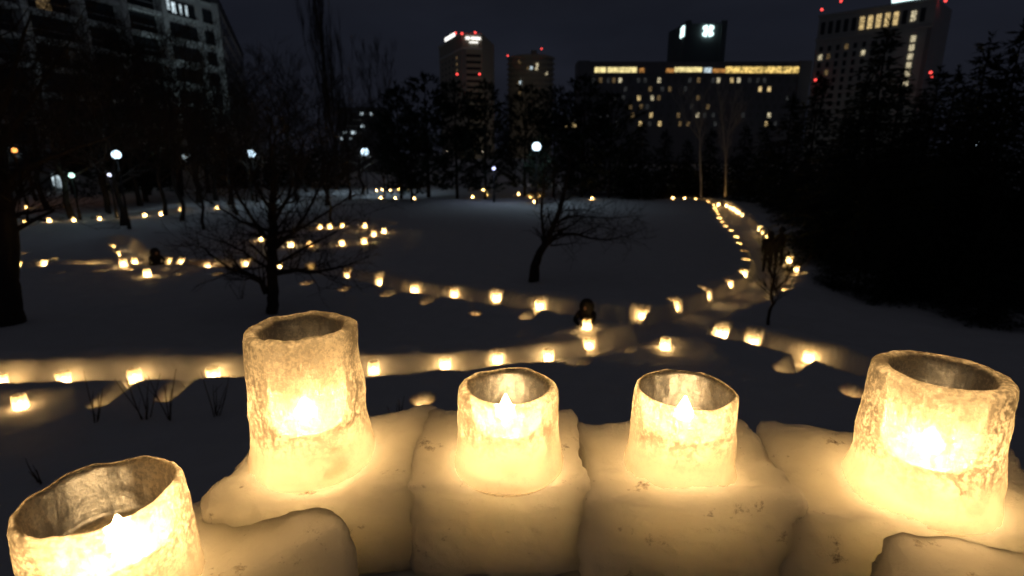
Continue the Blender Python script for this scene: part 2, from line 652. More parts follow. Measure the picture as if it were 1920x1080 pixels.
LANTERNS = []
NICHES = []
for group, label, pts, stand, start in ROWS:
    for i, (x, y) in enumerate(pts):
        if i in stand:
            p = at(x, y, 0.13)
            zb = 0.0
        else:
            p = at(x, y, -0.20)
            zb = -0.22 if 'left bank' in group and i > 2 else -0.34
        sunk = 'near bank' in group or 'sunk' in group
        if sunk:
            p = at(x, y, 0.0)
        d, q = nearest_path(p[:2])
        if sunk:
            p[:2] = p[:2] + (q - p[:2]) / max(d, .01) * .13
            zb = FLOOR + .03
        elif i not in stand and d < 1.6:
            p[:2] = p[:2] - (q - p[:2]) / max(d, .01) * .05
        if i not in stand:
            if d < 1.6:
                NICHES.append((p[:2], q, zb))
            else:
                NICHES.append((p[:2], p[:2] + np.array((0, -0.05)), zb))
        LANTERNS.append((p, zb, label.format(ORD[i]), group, i in stand))
for (x, y), lab in SPECIAL:
    p = at(x, y, 0.13)
    LANTERNS.append((p, 0.0, lab, 'ice lanterns standing on the snow', True))

def axis(segs):
    out = [segs[0][0]]
    for a, b, st in segs:
        n = max(1, int(round((b - a) / st)))
        out.extend(np.linspace(a, b, n + 1)[1:])
    return np.array(out)

gx = np.concatenate([-np.geomspace(900, 36, 26)[:-1], axis([(-36, -14, .15), (-14, 20, .07), (20, 40, .3)]), np.geomspace(40, 900, 26)[1:]])
gy = np.concatenate([axis([(-30, -3, 1.5), (-3, 6, .12), (6, 24, .07), (24, 46, .13), (46, 80, .5)]), np.geomspace(80, 1200, 30)[1:]])
X, Y = np.meshgrid(gx, gy)

def vnoise(x, y, scale, seed):
    rs = np.random.RandomState(seed)
    T = rs.rand(256, 256)
    u, v = x / scale + 1000.3, y / scale + 1000.7
    i, j = np.floor(u).astype(int), np.floor(v).astype(int)
    fu, fv = u - i, v - j
    fu = fu * fu * (3 - 2 * fu)
    fv = fv * fv * (3 - 2 * fv)
    g = lambda a, b: T[a % 256, b % 256]
    return (g(i, j) * (1 - fu) + g(i + 1, j) * fu) * (1 - fv) + (g(i, j + 1) * (1 - fu) + g(i + 1, j + 1) * fu) * fv - 0.5

def sstep(a, b, x):
    t = np.clip((x - a) / (b - a), 0, 1)
    return t * t * (3 - 2 * t)

D = np.full(X.shape, 1e3)         # distance outside the path edge
for pts, w in PATHS:
    for a, b in zip(pts[:-1], pts[1:]):
        lo, hi = np.minimum(a, b) - 2.2, np.maximum(a, b) + 2.2
        i0, i1 = np.searchsorted(gx, (lo[0], hi[0]))
        j0, j1 = np.searchsorted(gy, (lo[1], hi[1]))
        if i1 <= i0 or j1 <= j0:
            continue
        sx, sy = X[j0:j1, i0:i1], Y[j0:j1, i0:i1]
        ab = b - a
        t = np.clip(((sx - a[0]) * ab[0] + (sy - a[1]) * ab[1]) / max(1e-9, ab @ ab), 0, 1)
        d = np.hypot(sx - a[0] - ab[0] * t, sy - a[1] - ab[1] * t) - w
        D[j0:j1, i0:i1] = np.minimum(D[j0:j1, i0:i1], d)

far = sstep(30, 60, Y)
Z = 0.24 * vnoise(X, Y, 5.5, 1) + 0.10 * vnoise(X, Y, 1.9, 2) + far * 0.5 * vnoise(X, Y, 9, 3)
near_amp = 1 - sstep(20, 40, Y)
Z += near_amp * (0.07 * vnoise(X, Y, 0.7, 4) + 0.03 * vnoise(X, Y, 0.25, 5))
edge_n = 0.16 * vnoise(X, Y, 0.9, 6) + 0.07 * vnoise(X, Y, 0.3, 7)
Dn = D + edge_n
Z += 0.07 * np.exp(-((Dn - 0.45) / 0.3) ** 2)                     # shovelled rim
Z += 0.16 * np.exp(-((Dn - 0.6) / 0.5) ** 2) * np.clip(vnoise(X, Y, 1.1, 8) * 2, 0, 1) * near_amp
dep = 1 - sstep(0.0, 0.16, Dn)
Zf = FLOOR + 0.05 * vnoise(X, Y, 0.45, 9) + 0.05 * vnoise(X, Y, 0.2, 10)
Z = Z * (1 - dep) + Zf * dep
# niches cut for the lanterns
for p, q, zb in NICHES:
    r = (0.13 if zb < -.4 else 0.16) + 0.02 * math.sin(p[0] * 7)
    lo = np.minimum(p, q) - 0.9
    hi = np.maximum(p, q) + 0.9
    i0, i1 = np.searchsorted(gx, (lo[0], hi[0]))
    j0, j1 = np.searchsorted(gy, (lo[1], hi[1]))
    if i1 <= i0 or j1 <= j0:
        continue
    sx, sy = X[j0:j1, i0:i1], Y[j0:j1, i0:i1]
    ab = q - p
    t = np.clip(((sx - p[0]) * ab[0] + (sy - p[1]) * ab[1]) / max(1e-9, ab @ ab), 0, 1)
    d = np.hypot(sx - p[0] - ab[0] * t, sy - p[1] - ab[1] * t)
    cut = zb + np.clip(d - r, 0, 9) * 5.0
    Z[j0:j1, i0:i1] = np.minimum(Z[j0:j1, i0:i1], cut)
# the mound the photographer's wall is built on
rr = np.hypot(X - 0.1, Y - 0.25)
Z = np.where(rr < 4.4, np.maximum(Z, 3.5 * (1 - sstep(1.4, 3.9, rr)) + 0.12 * vnoise(X, Y, 0.8, 11) - 0.12 - 0.6 * sstep(3.6, 4.4, rr)), Z)

def height(x, y):
    i = int(np.clip(np.searchsorted(gx, x), 1, len(gx) - 1))
    j = int(np.clip(np.searchsorted(gy, y), 1, len(gy) - 1))
    fx = (x - gx[i - 1]) / (gx[i] - gx[i - 1])
    fy = (y - gy[j - 1]) / (gy[j] - gy[j - 1])
    return float((Z[j - 1, i - 1] * (1 - fx) + Z[j - 1, i] * fx) * (1 - fy) + (Z[j, i - 1] * (1 - fx) + Z[j, i] * fx) * fy)

ny, nx = X.shape
me = bpy.data.meshes.new('snow_field')
me.vertices.add(nx * ny)
me.vertices.foreach_set('co', np.stack([X, Y, Z], -1).astype(np.float32).ravel())
idx = np.arange(nx * ny).reshape(ny, nx)
quads = np.stack([idx[:-1, :-1], idx[:-1, 1:], idx[1:, 1:], idx[1:, :-1]], -1).reshape(-1, 4).astype(np.int32)
nq = len(quads)
me.loops.add(nq * 4)
me.loops.foreach_set('vertex_index', quads.ravel())
me.polygons.add(nq)
me.polygons.foreach_set('loop_start', np.arange(0, nq * 4, 4, dtype=np.int32))
me.polygons.foreach_set('loop_total', np.full(nq, 4, dtype=np.int32))
me.polygons.foreach_set('use_smooth', np.ones(nq, dtype=bool))
me.update(calc_edges=True)
me.materials.append(M_field)
tag(link('snow_field', me), 'dark snow field with trodden paths cut into it', kind='structure')

# ------------------------------------------------------------------ buildings
M_conc = mat('pale_concrete', (0.46, 0.46, 0.45), 0.85, 0.1, 0.4, 0.12)
M_conc_d = mat('dark_cladding', (0.24, 0.24, 0.25), 0.8, 0.1, 0.3, 0.12)
M_tile = mat('buff_tile', (0.42, 0.39, 0.32), 0.8, 0.1, 0.5, 0.1)
M_white = mat('white_render', (0.62, 0.64, 0.63), 0.8, 0.1, 0.5, 0.08)
M_glass = mat('window_glass', (0.03, 0.035, 0.04), 0.1, spec=0.6)
M_shade = mat('curtained_window', (0.2, 0.2, 0.2), 0.5)
M_warm = emit('warm_lit_window', (1.0, 0.72, 0.32), .8, (2.2, 0.1, 1.4))
M_warm2 = emit('pale_lit_window', (1.0, 0.86, 0.55), .75, (2.2, 0.15, 1.3))
M_dim = emit('dim_lit_window', (1.0, 0.66, 0.3), .15, (2.0, 0.05, 1.4))
M_faint = emit('faint_lit_window', (0.75, 0.78, 0.8), 0.035, (1.5, 0.3, 1.3))
M_cool = emit('cool_lit_window', (0.75, 0.92, 1.0), 1.0, (1.4, 0.2, 1.3))
M_gold = emit('golden_restaurant_window', (1.0, 0.68, 0.2), 0.75, (1.1, 0.25, 1.9))
M_goldb = emit('bright_restaurant_window', (1.0, 0.82, 0.36), 1.0, (0.8, 0.6, 1.3))
M_amber = emit('amber_restaurant_window', (1.0, 0.45, 0.12), 0.55, (0.9, 0.3, 1.3))
M_sign = emit('lit_sign', (0.72, 1.0, 0.98), 2.2)
M_signw = emit('white_lit_sign', (1.0, 0.98, 0.92), 1.8)
M_red = emit('red_beacon', (1.0, 0.07, 0.06), 2.6)

class Face:
    """A vertical wall from P to Q (plan points); u along, v up, w outwards (towards the camera side)."""
    def __init__(s, P, Q, root):
        s.P, s.Q = np.array(P[:2], float), np.array(Q[:2], float)
        s.d = (s.Q - s.P)
        s.len = float(np.hypot(*s.d))
        s.d /= s.len
        s.n = np.array((s.d[1], -s.d[0]))
        s.ang = math.atan2(s.d[1], s.d[0])
        s.root = root
        s.cache = {}
    def pt(s, u, v, w=0):
        q = s.P + s.d * u + s.n * w
        return (q[0], q[1], v)
    def piece(s, name, u, v, w, su, sv, sw, m, parent=None):
        key = (name, round(su, 2), round(sv, 2), round(sw, 2), m.name)
        if key not in s.cache:
            b = MB()
            b.box((0, 0, 0), (su, sw, sv))
            mesh = bpy.data.meshes.new(name)
            mesh.from_pydata(b.v, [], b.f)
            mesh.materials.append(m)
            s.cache[key] = mesh
        p = s.pt(u, v, w)
        o = link(name, s.cache[key], s.root, tuple(np.array(p) - np.array(s.root.location)))
        o.rotation_euler = (0, 0, s.ang)
        return o

def prism(root, pts, z0, z1, m, name='wall'):
    b = MB()
    n = len(pts)
    b.add([(p[0], p[1], z0) for p in pts] + [(p[0], p[1], z1) for p in pts],
          [tuple(range(n))[::-1], tuple(range(n, 2 * n))] + [(i, (i + 1) % n, n + (i + 1) % n, n + i) for i in range(n)])
    return b.build(name, m, root, root.location)

def beacon(root, p, r=0.35):
    b = MB()
    b.lathe([(0.05, -r), (r * .8, -r * .6), (r, 0), (r * .8, r * .6), (0.05, r)], 8, p)
    o = b.build('beacon', M_red, root, root.location)
    return o

rng = random.Random(4)

# wide hotel with the golden top floor
Yh = atT(1300, 118, 185)[1]
pl, pr = atY(1096, 120, Yh), atY(1516, 120, Yh)
ztop = pl[2]
root = thing('wide_hotel', 'long dark hotel block with a golden lit top floor', 'hotel', ((pl[0] + pr[0]) / 2, Yh, 0))
prism(root, [(pl[0], Yh), (pr[0], Yh), (pr[0], Yh + 18), (pl[0], Yh + 18)], 0, ztop, M_conc_d)
f = Face((pl[0], Yh), (pr[0], Yh), root)
f.piece('parapet', f.len / 2, ztop + .4, -.3, f.len, .8, .8, M_conc_d)
for px in (1095, 1511):
    q = atY(px, 114, Yh)
    f.piece('stair_tower', q[0] - pl[0], q[2] / 2, -4, 4.2, q[2], 9, M_conc_d)
# restaurant windows
def band(x0, x1, y0, y1, m, n):
    a, b_ = atY(x0, y0, Yh), atY(x1, y1, Yh)
    w = (b_[0] - a[0]) / n
    for k in range(n):
        o = f.piece('restaurant_window', a[0] - pl[0] + (k + .5) * w, (a[2] + b_[2]) / 2, .06, w * .94, a[2] - b_[2], .1, m)
band(1115, 1136, 126, 136, M_goldb, 2)
band(1139, 1194, 126, 136, M_goldb, 5)
band(1199, 1208, 128, 136, M_amber, 1)
band(1249, 1264, 128, 136, M_amber, 2)
band(1265, 1316, 126, 135, M_goldb, 6)
band(1319, 1334, 127, 136, M_cool, 2)
band(1336, 1360, 129, 136, M_amber, 3)
band(1361, 1497, 125, 137, M_gold, 15)
f.piece('window_ledge', f.len / 2, atY(1300, 139, Yh)[2], .15, f.len - 12, .3, .3, M_conc_d)
lit = {(0, 1126): M_dim, (0, 1163): M_warm2, (0, 1151): M_dim, (0, 1236): M_warm2, (0, 1310): M_dim, (0, 1347): M_warm2, (0, 1372): M_warm, (0, 1385): M_warm2,
       (1, 1219): M_dim, (1, 1256): M_dim, (1, 1425): M_warm, (1, 1442): M_warm, (1, 1500): M_warm2,
       (2, 1198): M_warm, (2, 1223): M_warm2, (2, 1235): M_dim, (2, 1309): M_dim, (2, 1495): M_dim,
       (3, 1202): M_dim, (3, 1327): M_dim, (3, 1182): M_dim, (4, 1186): M_dim, (4, 1221): M_warm, (4, 1308): M_warm2, (4, 1272): M_dim, (4, 1442): M_warm2,
       (5, 1201): M_warm, (5, 1237): M_warm, (5, 1275): M_dim, (5, 1290): M_dim, (5, 1437): M_warm, (5, 1218): M_faint}
rows_y = [150.5, 167, 183.5, 200, 216, 232]
for r_, yy in enumerate(rows_y):
    zc = atY(1300, yy, Yh)[2]
    x = 1113 + (r_ % 2) * 4
    taken = [k[1] for k in lit if k[0] == r_]
    for k in taken:
        f.piece('window', atY(k, yy, Yh)[0] - pl[0], zc, .05, 1.1, 1.6, .1, lit[(r_, k)])
    while x < 1508:
        for dx in (0, 12.5):
            if all(abs(x + dx - k) > 8 for k in taken):
                m = M_faint if rng.random() < (0.3 if r_ < 2 else .08) else M_shade
                f.piece('window', atY(x + dx, yy, Yh)[0] - pl[0], zc, .05, 1.1, 1.6, .1, m)
        x += 28
# tower with the emblem above it
Yt = Yh + 4
a, b_ = atY(1284, 44, Yt), atY(1364, 44, Yt)
z1 = a[2]
c0 = atY(1266, 48, Yt + 22)
root = thing('sign_tower', 'dark square rooftop tower with a glowing white emblem', 'tower', ((a[0] + b_[0]) / 2, Yt, ztop))
prism(root, [(a[0], Yt), (b_[0], Yt), (b_[0] + 2, Yt + 14), (a[0] - 1.6, Yt + 14)], ztop - 1.0 + 1.8, z1, mat('tower_cladding', (0.14, 0.17, 0.18), 0.7, 0.1, 0.3, .1))
f = Face((a[0], Yt), (b_[0], Yt), root)
f.piece('corner_pier', 1.2, (ztop + .8 + z1) / 2 + .3, .2, 2.0, z1 - ztop + .4, .7, MATS['tower_cladding'])
f.piece('corner_pier', f.len - 1.2, (ztop + .8 + z1) / 2 + .3, .2, 2.0, z1 - ztop + .4, .7, MATS['tower_cladding'])
# emblem: a hexagonal crystal with a slot cut from above and one from below
ec = atY(1327, 58.5, Yt)
b = MB()
def epoly(pts, s=3.3):
    n = len(pts)
    vs = [(ec[0] + x * s, Yt - .75, ec[2] + z * s) for x, z in pts] + [(ec[0] + x * s, Yt - .25, ec[2] + z * s) for x, z in pts]
    b.add(vs, [tuple(range(n)), tuple(range(n, 2 * n))[::-1]] + [(i, n + i, n + (i + 1) % n, (i + 1) % n) for i in range(n)])
for sgn in (1, -1):
    epoly([(sgn * x, z) for x, z in ((0.10, .14), (.10, .46), (.16, .58), (.55, .44), (.57, .2), (.42, .14), (.42, -.1), (.57, -.2), (.55, -.44), (.16, -.58), (.10, -.46), (.10, -.12))])
b.add([(ec[0] + x, Yt - y, ec[2] + z) for y in (.7, .3) for x, z in ((-.3, -.3), (.3, -.3), (.3, .35), (-.3, .35))],
      [(0, 1, 2, 3), (7, 6, 5, 4), (0, 4, 5, 1), (1, 5, 6, 2), (2, 6, 7, 3), (3, 7, 4, 0)])
b.build('emblem', M_sign, root, root.location)
# slanting row of glowing letters on the side
b = MB()
p0, p1 = atY(1267, 79, Yt + 12), atY(1282, 57, Yt - .5)
for k in range(7):
    t = (k + .5) / 7
    p = p0 + (p1 - p0) * t
    hh = 3.0 + .5 * t
    b.box(p, (.35, 1.3, hh), 0.25)
    b.box(p + np.array((-.1, .5, hh * .2 * (-1) ** k)), (.5, .6, .7), 0.25)
b.build('side_lettering', M_sign, root, root.location)

# right-hand tower block
A, B = atT(1537, 30, 215), atT(1757, 4, 190)
zt = (A[2] + atT(1757, 2, 190)[2]) / 2
root = thing('hotel_tower', 'tall grey tower block with a column of lit windows and cyan roof sign', 'tower', ((A[0] + B[0]) / 2, (A[1] + B[1]) / 2, 0))
dv = B[:2] - A[:2]
nv = np.array((-dv[1], dv[0])) / np.hypot(*dv)
if nv[1] < 0: nv = -nv
prism(root, [A[:2], B[:2], B[:2] + nv * 20 + (3, 0), A[:2] + nv * 20], 0, zt, M_conc)
f = Face(A, B, root)
f.piece('cornice', f.len / 2, zt - 8.6, .25, f.len + .6, .9, .9, M_conc)
f.piece('cornice', f.len / 2, zt + .3, .25, f.len + .6, .8, .9, M_conc)
f.piece('corner_strip', f.len - .8, (zt - 9) / 2, .12, 1.4, zt - 9.2, .3, M_conc_d)
for k in range(13):
    u = 1.8 + k * (f.len - 4) / 12.5
    m = M_warm if 5 <= k <= 9 else (M_warm2 if k == 11 else M_glass)
    f.piece('window', u, zt - 4.4, .1, 1.5, 4.6 if k != 11 else 3.4, .2, m)
uw = f.len - 5.2
for r_ in range(16):
    v = zt - 12.2 - r_ * 3.05
    if v < 3: break
    f.piece('window', uw, v, .1, 1.5, 2.1, .2, M_warm2 if r_ < 6 else M_glass)
    for k in range(9):
        u = 2.2 + k * 3.0
        m = M_glass
        if (r_, k) in ((1, 0), (1, 1), (3, 1), (0, 3), (1, 5)): m = M_warm2 if (r_, k) in ((1, 0), (1, 5)) else M_dim
        f.piece('window', u, v, .1, 1.2, 1.9, .2, m)
for k in range(10):
    f.piece('pilaster', .7 + k * 3.0, (zt - 9.1) / 2, .15, .5, zt - 9.3, .3, M_conc)
sa = f.len * .66
f.piece('roof_sign', sa + 5, zt + 2.4, .6, 11.5, 2.6, .5, M_sign)
f.piece('sign_backing', sa + 5, zt + 2.4, .1, 12.2, 3.2, .3, M_conc_d)
for px, py, t in ((1541, 18, 214), (1577, 2, 210), (1773, 1, 189), (1529, 150, 216), (1748, 143, 188), (1745, 136, 188)):
    beacon(root, atT(px, py, t), .5)

# far towers
A, B, Cc = atT(866, 68, 300), atT(903, 68, 302), atT(823, 84, 338)
zt = A[2] + 2
root = thing('far_tower', 'distant square tower with white lit name signs and red beacons', 'tower', (A[0], A[1], 0))
prism(root, [A[:2], B[:2], B[:2] + (6, 34), Cc[:2] + (8, 20), Cc[:2]], 0, zt, M_tile)
f = Face(A, B, root)
for k in range(13):
    f.piece('window_band', f.len / 2, zt - 12 - k * 3.4, .05, f.len - 1.2, 1.4, .2, M_glass)
f.piece('recessed_strip', 1.0, zt / 2 - 4, .06, 2.4, zt - 8.5, .3, M_conc_d)
f.piece('crown_band', f.len / 2, zt - .8, .3, f.len + .8, 1.2, .8, M_white)
f.piece('crown_band', f.len / 2, zt - 8.2, .2, f.len + .5, .8, .6, M_white)
for k, (w, h) in enumerate(((1.5, 1.6), (1.5, 1.6), (.5, 1.2), (1.4, 1.6), (1.4, 1.4), (1.4, 1.6), (1.4, 1.5), (1.0, 1.6))):
    u = 2.6 + k * 1.08
    p = f.pt(u, zt - 2.9, .5)
    f.piece('letter', u, zt - 2.9, .5, w * .62, h * .9, .3, M_signw)
for k in range(5):
    f.piece('small_letter', 4.6 + k, zt - 5.0, .5, .75, .7, .3, M_signw)
g = Face(Cc, A, root)
for k in range(12):
    for j in range(5):
        g.piece('window', g.len * (.14 + .16 * j), zt - 12 - k * 3.4, .05, 1.6, 1.5, .2, M_dim if (j == 4 and k in (0, 1, 2)) else M_glass)
g.piece('crown_band', g.len / 2, zt - 8.2, .2, g.len, .8, .6, M_white)
g.piece('crown_band', g.len / 2, zt - .8, .3, g.len, 1.2, .8, M_white)
for k in range(5):
    g.piece('letter', g.len * (.35 + .09 * k), zt + 1.1, .3, g.len * .06, 2.0, .4, M_signw)
for px, py in ((854, 62), (866, 63), (891, 61), (857, 139), (899, 139)):
    beacon(root, atT(px, py, 298), .62)

zc = atT(990, 102, 350)
root = thing('round_apartment_tower', 'distant rounded apartment tower striped with balconies', 'tower', (zc[0], zc[1], 0))
l_, r_ = atT(953, 104, 352)[0], atT(1040, 106, 352)[0]
mid = (l_ + r_) / 2
hw = (r_ - l_) / 2
pts = [(mid + hw * math.cos(a), zc[1] + 14 - 16 * math.sin(a)) for a in np.linspace(math.pi, 0, 11)]
pts += [(r_, zc[1] + 30), (l_, zc[1] + 30)]
prism(root, pts, 0, zc[2], M_tile)
for k in range(14):
    b = MB()
    v = zc[2] - 1 - k * 3.3
    ring = [(mid + (hw + .8) * math.cos(a), zc[1] + 14 - 16.8 * math.sin(a)) for a in np.linspace(math.pi, 0, 15)]
    for p, q in zip(ring[:-1], ring[1:]):
        ang = math.atan2(q[1] - p[1], q[0] - p[0])
        b.box(((p[0] + q[0]) / 2, (p[1] + q[1]) / 2, v), (math.hypot(q[0] - p[0], q[1] - p[1]), .4, 1.2), ang)
    b.build('balcony_rail', M_tile, root, root.location)
for px, py, m in ((1007, 122, M_warm2), (1006, 129, M_warm2), (1025, 136, M_warm2), (996, 128, M_cool), (990, 128, M_dim), (976, 154, M_cool), (973, 154, M_dim), (975, 173, M_dim), (974, 116, M_dim)):
    p = atT(px, py, 351)
    t = (p[0] - mid) / hw
    y = zc[1] + 14 - 16 * math.sqrt(max(0, 1 - t * t)) - 1.0
    b = MB()
    b.box((p[0], y, p[2]), (1.5, .2, 1.9))
    b.build('window', m, root, root.location)
for px, py in ((952, 106), (1015, 93)):
    beacon(root, atT(px, py, 350) + np.array((0, -3, 0)), .5)
b = MB()
p = atT(1002, 98, 352)
b.box((p[0], p[1] + 8, zc[2] + 2), (4, 4, 4))
b.build('lift_house', M_tile, root, root.location)

# pale apartment hotel at the upper left
P0, P1 = atT(-120, 0, 56)[:2], atT(408, 15, 88)[:2]
P2 = atT(456, 111, 138)[:2]
zt = 28.0
root = thing('apartment_hotel', 'pale stepped apartment hotel with balconies rising behind the bare trees', 'building', (P1[0], P1[1], 0))
prism(root, [P0, P1, P2, P2 + (-40, 10), P0 + (-40, 0)], 0, zt, M_white)
f = Face(P0, P1, root)
bays = [(0.0, .20), (.20, .38), (.38, .535), (.535, .70), (.70, .985)]
for (u0, u1) in bays[:4]:
    a, b_ = u0 * f.len, u1 * f.len
    f.piece('pilaster', b_, zt / 2 + 1, .7, .8, zt + 2, 1.4, M_white)
    for k in range(9):
        v = 1.6 + k * 3.2
        f.piece('balcony_slab', (a + b_) / 2, v, .6, b_ - a - .9, .45, 1.2, M_white)
        f.piece('balcony_window', (a + b_) / 2, v + 1.7, .03, b_ - a - 1.4, 2.3, .12, M_glass)
        f.piece('balcony_rail', (a + b_) / 2, v + 1.1, 1.1, b_ - a - 1.0, .1, .08, M_conc_d)
u0, u1 = .70 * f.len, .985 * f.len
wu = u1 - u0
for k in range(9):
    v = 3.2 + k * 3.2
    f.piece('strip_window', u0 + wu * .33, v, .04, wu * .55, 1.9, .14, M_glass)
    f.piece('sill', u0 + wu * .33, v - 1.15, .12, wu * .6, .3, .3, M_white)
    f.piece('window', u0 + wu * .83, v, .04, wu * .17, 1.9, .14, M_glass)
    f.piece('sill', u0 + wu * .83, v - 1.15, .12, wu * .2, .25, .25, M_white)
for t, w_ in ((.16, .055), (.25, .06), (.36, .035), (.46, .035)):
    f.piece('lit_pane', u0 + wu * t, 3.2 + 7 * 3.2 + (.25 if t < .2 else 0), .12, wu * w_, 1.5, .08, M_cool)
f.piece('lit_pane', .28 * f.len, 1.6 + 6 * 3.2 + 1.5, .1, 1.6, 2.0, .08, M_dim)
f.piece('lit_pane', .345 * f.len, 1.6 + 4 * 3.2 + 1.7, .1, 1.2, 1.6, .08, M_faint)
g = Face(P1, P2, root)
for k in range(9):
    for j in range(11):
        g.piece('window', g.len * (.06 + .087 * j), 3.2 + k * 3.2, .04, 2.2, 1.9, .14, M_glass)
g.piece('parapet', g.len / 2, zt + .5, -.1, g.len, 1.0, .7, mat('dark_roof', (.08, .08, .09), .7))
f.piece('parapet', f.len / 2, zt + .5, -.1, f.len, 1.0, .7, MATS['dark_roof'])

# low building beyond the park lamps, and kiosk windows at far left
def low_block(name, label, px0, px1, pyt, t, m, lit_list, cat='building'):
    a, b_ = atT(px0, pyt, t), atT(px1, pyt, t)
    Yb = a[1]
    a, b_ = atY(px0, pyt, Yb), atY(px1, pyt, Yb)
    root = thing(name, label, cat, ((a[0] + b_[0]) / 2, Yb, 0))
    prism(root, [(a[0], Yb), (b_[0], Yb), (b_[0], Yb + 9), (a[0], Yb + 9)], -.5, a[2], m)
    f = Face((a[0], Yb), (b_[0], Yb), root)
    f.piece('roof_edge', f.len / 2, a[2] + .2, -.1, f.len + .6, .4, 1.0, M_conc_d)
    for x0, x1, y0, y1, mm in lit_list:
        p, q = atY(x0, y0, Yb), atY(x1, y1, Yb)
        f.piece('window', (p[0] + q[0]) / 2 - a[0], (p[2] + q[2]) / 2, .05, q[0] - p[0], p[2] - q[2], .1, mm)
low_block('office_block', 'low office block with scattered lit strips beyond the middle lamps', 632, 716, 205, 112, M_conc_d,
          [(675, 681, 211, 216, M_cool), (684, 690, 212, 216, M_faint), (694, 699, 211, 216, M_cool), (676, 683, 234, 239, M_cool), (686, 691, 235, 239, M_faint),
           (642, 652, 247, 251, M_cool), (657, 668, 246, 251, M_cool), (672, 679, 247, 251, M_faint), (638, 643, 257, 262, M_cool), (656, 660, 258, 262, M_cool), (662, 680, 224, 227, M_faint), (650, 672, 236, 238, M_faint)])
low_block('kiosk', 'bright white kiosk front glowing between the left trunks', 92, 160, 322, 62, M_white,
          [(97, 104, 327, 349, M_cool), (105, 120, 327, 338, M_cool), (106, 112, 339, 351, M_cool), (113, 119, 339, 352, M_cool), (140, 148, 330, 340, M_faint)], 'kiosk')
low_block('park_hut', 'small hut with one bright blue-white window behind trees', 335, 378, 284, 66, M_conc,
          [(342, 350, 289, 300, M_cool), (351, 358, 289, 299, M_cool), (364, 369, 300, 306, M_cool)], 'hut')
low_block('far_shed', 'far low house with two yellow windows behind the pines', 1050, 1090, 222, 120, M_conc_d,
          [(1059, 1064, 232, 239, M_warm), (1072, 1080, 231, 239, M_warm), (1062, 1068, 222, 226, M_faint), (1074, 1082, 221, 227, M_faint)])

# ------------------------------------------------------------------ street lamps
def street_lamp(px, py, t, label, watts, radius, col, aim=None, cone=150, globe_name='globe'):
    p = atT(px, py, t)
    z0 = min(height(p[0], p[1]), p[2] - 1.0)
    root = thing('street_lamp', label, 'street lamp', (p[0], p[1], z0), 'lamps at the back of the park')
    b = MB()
    b.lathe([(.11, z0 - .2), (.11, z0 + .6), (.065, z0 + .7), (.05, p[2] - radius)], 10, (p[0], p[1], 0))
    b.build('pole', M_pole, root, root.location, True)
    b = MB()
    b.lathe([(radius * .3, p[2] - radius * 1.15), (radius * .45, p[2] - radius * .9), (radius * .4, p[2] - radius * .8)], 10, (p[0], p[1], 0))
    b.build('collar', M_pole, root, root.location)
    b = MB()
    prof = [(radius * math.sin(a) + 1e-3, p[2] - radius * math.cos(a)) for a in np.linspace(0, math.pi, 9)]
    b.lathe(prof, 14, (p[0], p[1], 0))
    m = flame_material('lamp_glow_%02d' % len(MATS), col, 1.5)
    gl = b.build(globe_name, m, root, root.location, True)
    # a shaded lamp: it throws its light down, or onto the facade it stands before
    d = bpy.data.lights.new('lamp_light', 'SPOT')
    d.color = col
    d.energy = watts * 4 * math.pi ** 2 * radius ** 2
    d.shadow_soft_size = radius * .6
    d.spot_size = R(cone)
    d.spot_blend = .35
    lo = link('lamp_light', d, gl, (0, 0, p[2] - z0))
    if aim is not None:
        v = Vector(aim) - Vector(p)
        lo.rotation_euler = v.to_track_quat('-Z', 'Y').to_euler()
    return root

COOL = (0.62, 0.83, 1.0)
street_lamp(1006, 275, 45, 'blazing blue-white globe lamp behind the leaning bare tree', 28, .37, COOL)
street_lamp(684, 285, 60, 'blue-white globe lamp in front of the lit office block', 44, .42, COOL)
street_lamp(471, 288, 45, 'blue-white globe lamp beside the pale birches at left', 26, .33, COOL)
street_lamp(218, 290, 31, 'blue-white globe lamp before the apartment hotel, upper of two', 11, .24, COOL)
street_lamp(134, 329, 36, 'greenish white lamp beside the bright kiosk', 10, .17, (0.6, 1.0, 0.85))
street_lamp(205, 328, 37, 'small violet-white lamp below the brighter hotel lamp', 8, .12, (0.75, .8, 1.0))
street_lamp(926, 316, 49, 'small violet-blue lamp low among the pines', 30, .15, (0.55, 0.6, 1.0))
street_lamp(1020, 322, 72, 'small white lamp just below the blazing globe lamp', 10, .2, (0.9, 0.93, 1.0))
street_lamp(27, 282, 46, 'orange sodium lamp behind branches at the left edge', 16, .2, (1.0, .36, .08))
street_lamp(1834, 269, 46, 'small cold lamp among the dark right-hand spruces', 12, .2, COOL)

street_lamp(427, 296, 80, 'added hidden lamp lighting the end corner of the apartment hotel', 1500, .2, (.72, .93, 1.0), atT(385, -10, 88), 75)  # unseen lamp added to brighten the hotel's end corner
street_lamp(262, 292, 66, 'added lamp lighting the facade by the middle hotel pilaster, behind trees', 420, .2, (.75, .9, 1.0), atT(270, 60, 76), 110)  # hidden as well, added to wash the hotel front with light
street_lamp(838, 284, 262, 'added floodlight for the facade of the distant square tower, left one', 920, .25, (1.0, .85, .6), atT(850, 110, 310), 110)  # hidden pair added to brighten the square tower's facade
street_lamp(905, 284, 255, 'added floodlight for the facade of the distant square tower, right one', 1120, .25, (1.0, .85, .6), atT(885, 110, 301), 110)
street_lamp(1000, 284, 300, 'added floodlight for the facade of the rounded apartment tower', 1120, .25, (1.0, .8, .6), atT(995, 125, 352), 110)  # added behind the trees to lighten the rounded tower
street_lamp(1668, 282, 170, 'added floodlight for the facade of the grey tower block', 460, .25, (.95, .95, .8), atT(1650, 90, 202), 110)  # added out of sight to lighten the grey tower's face

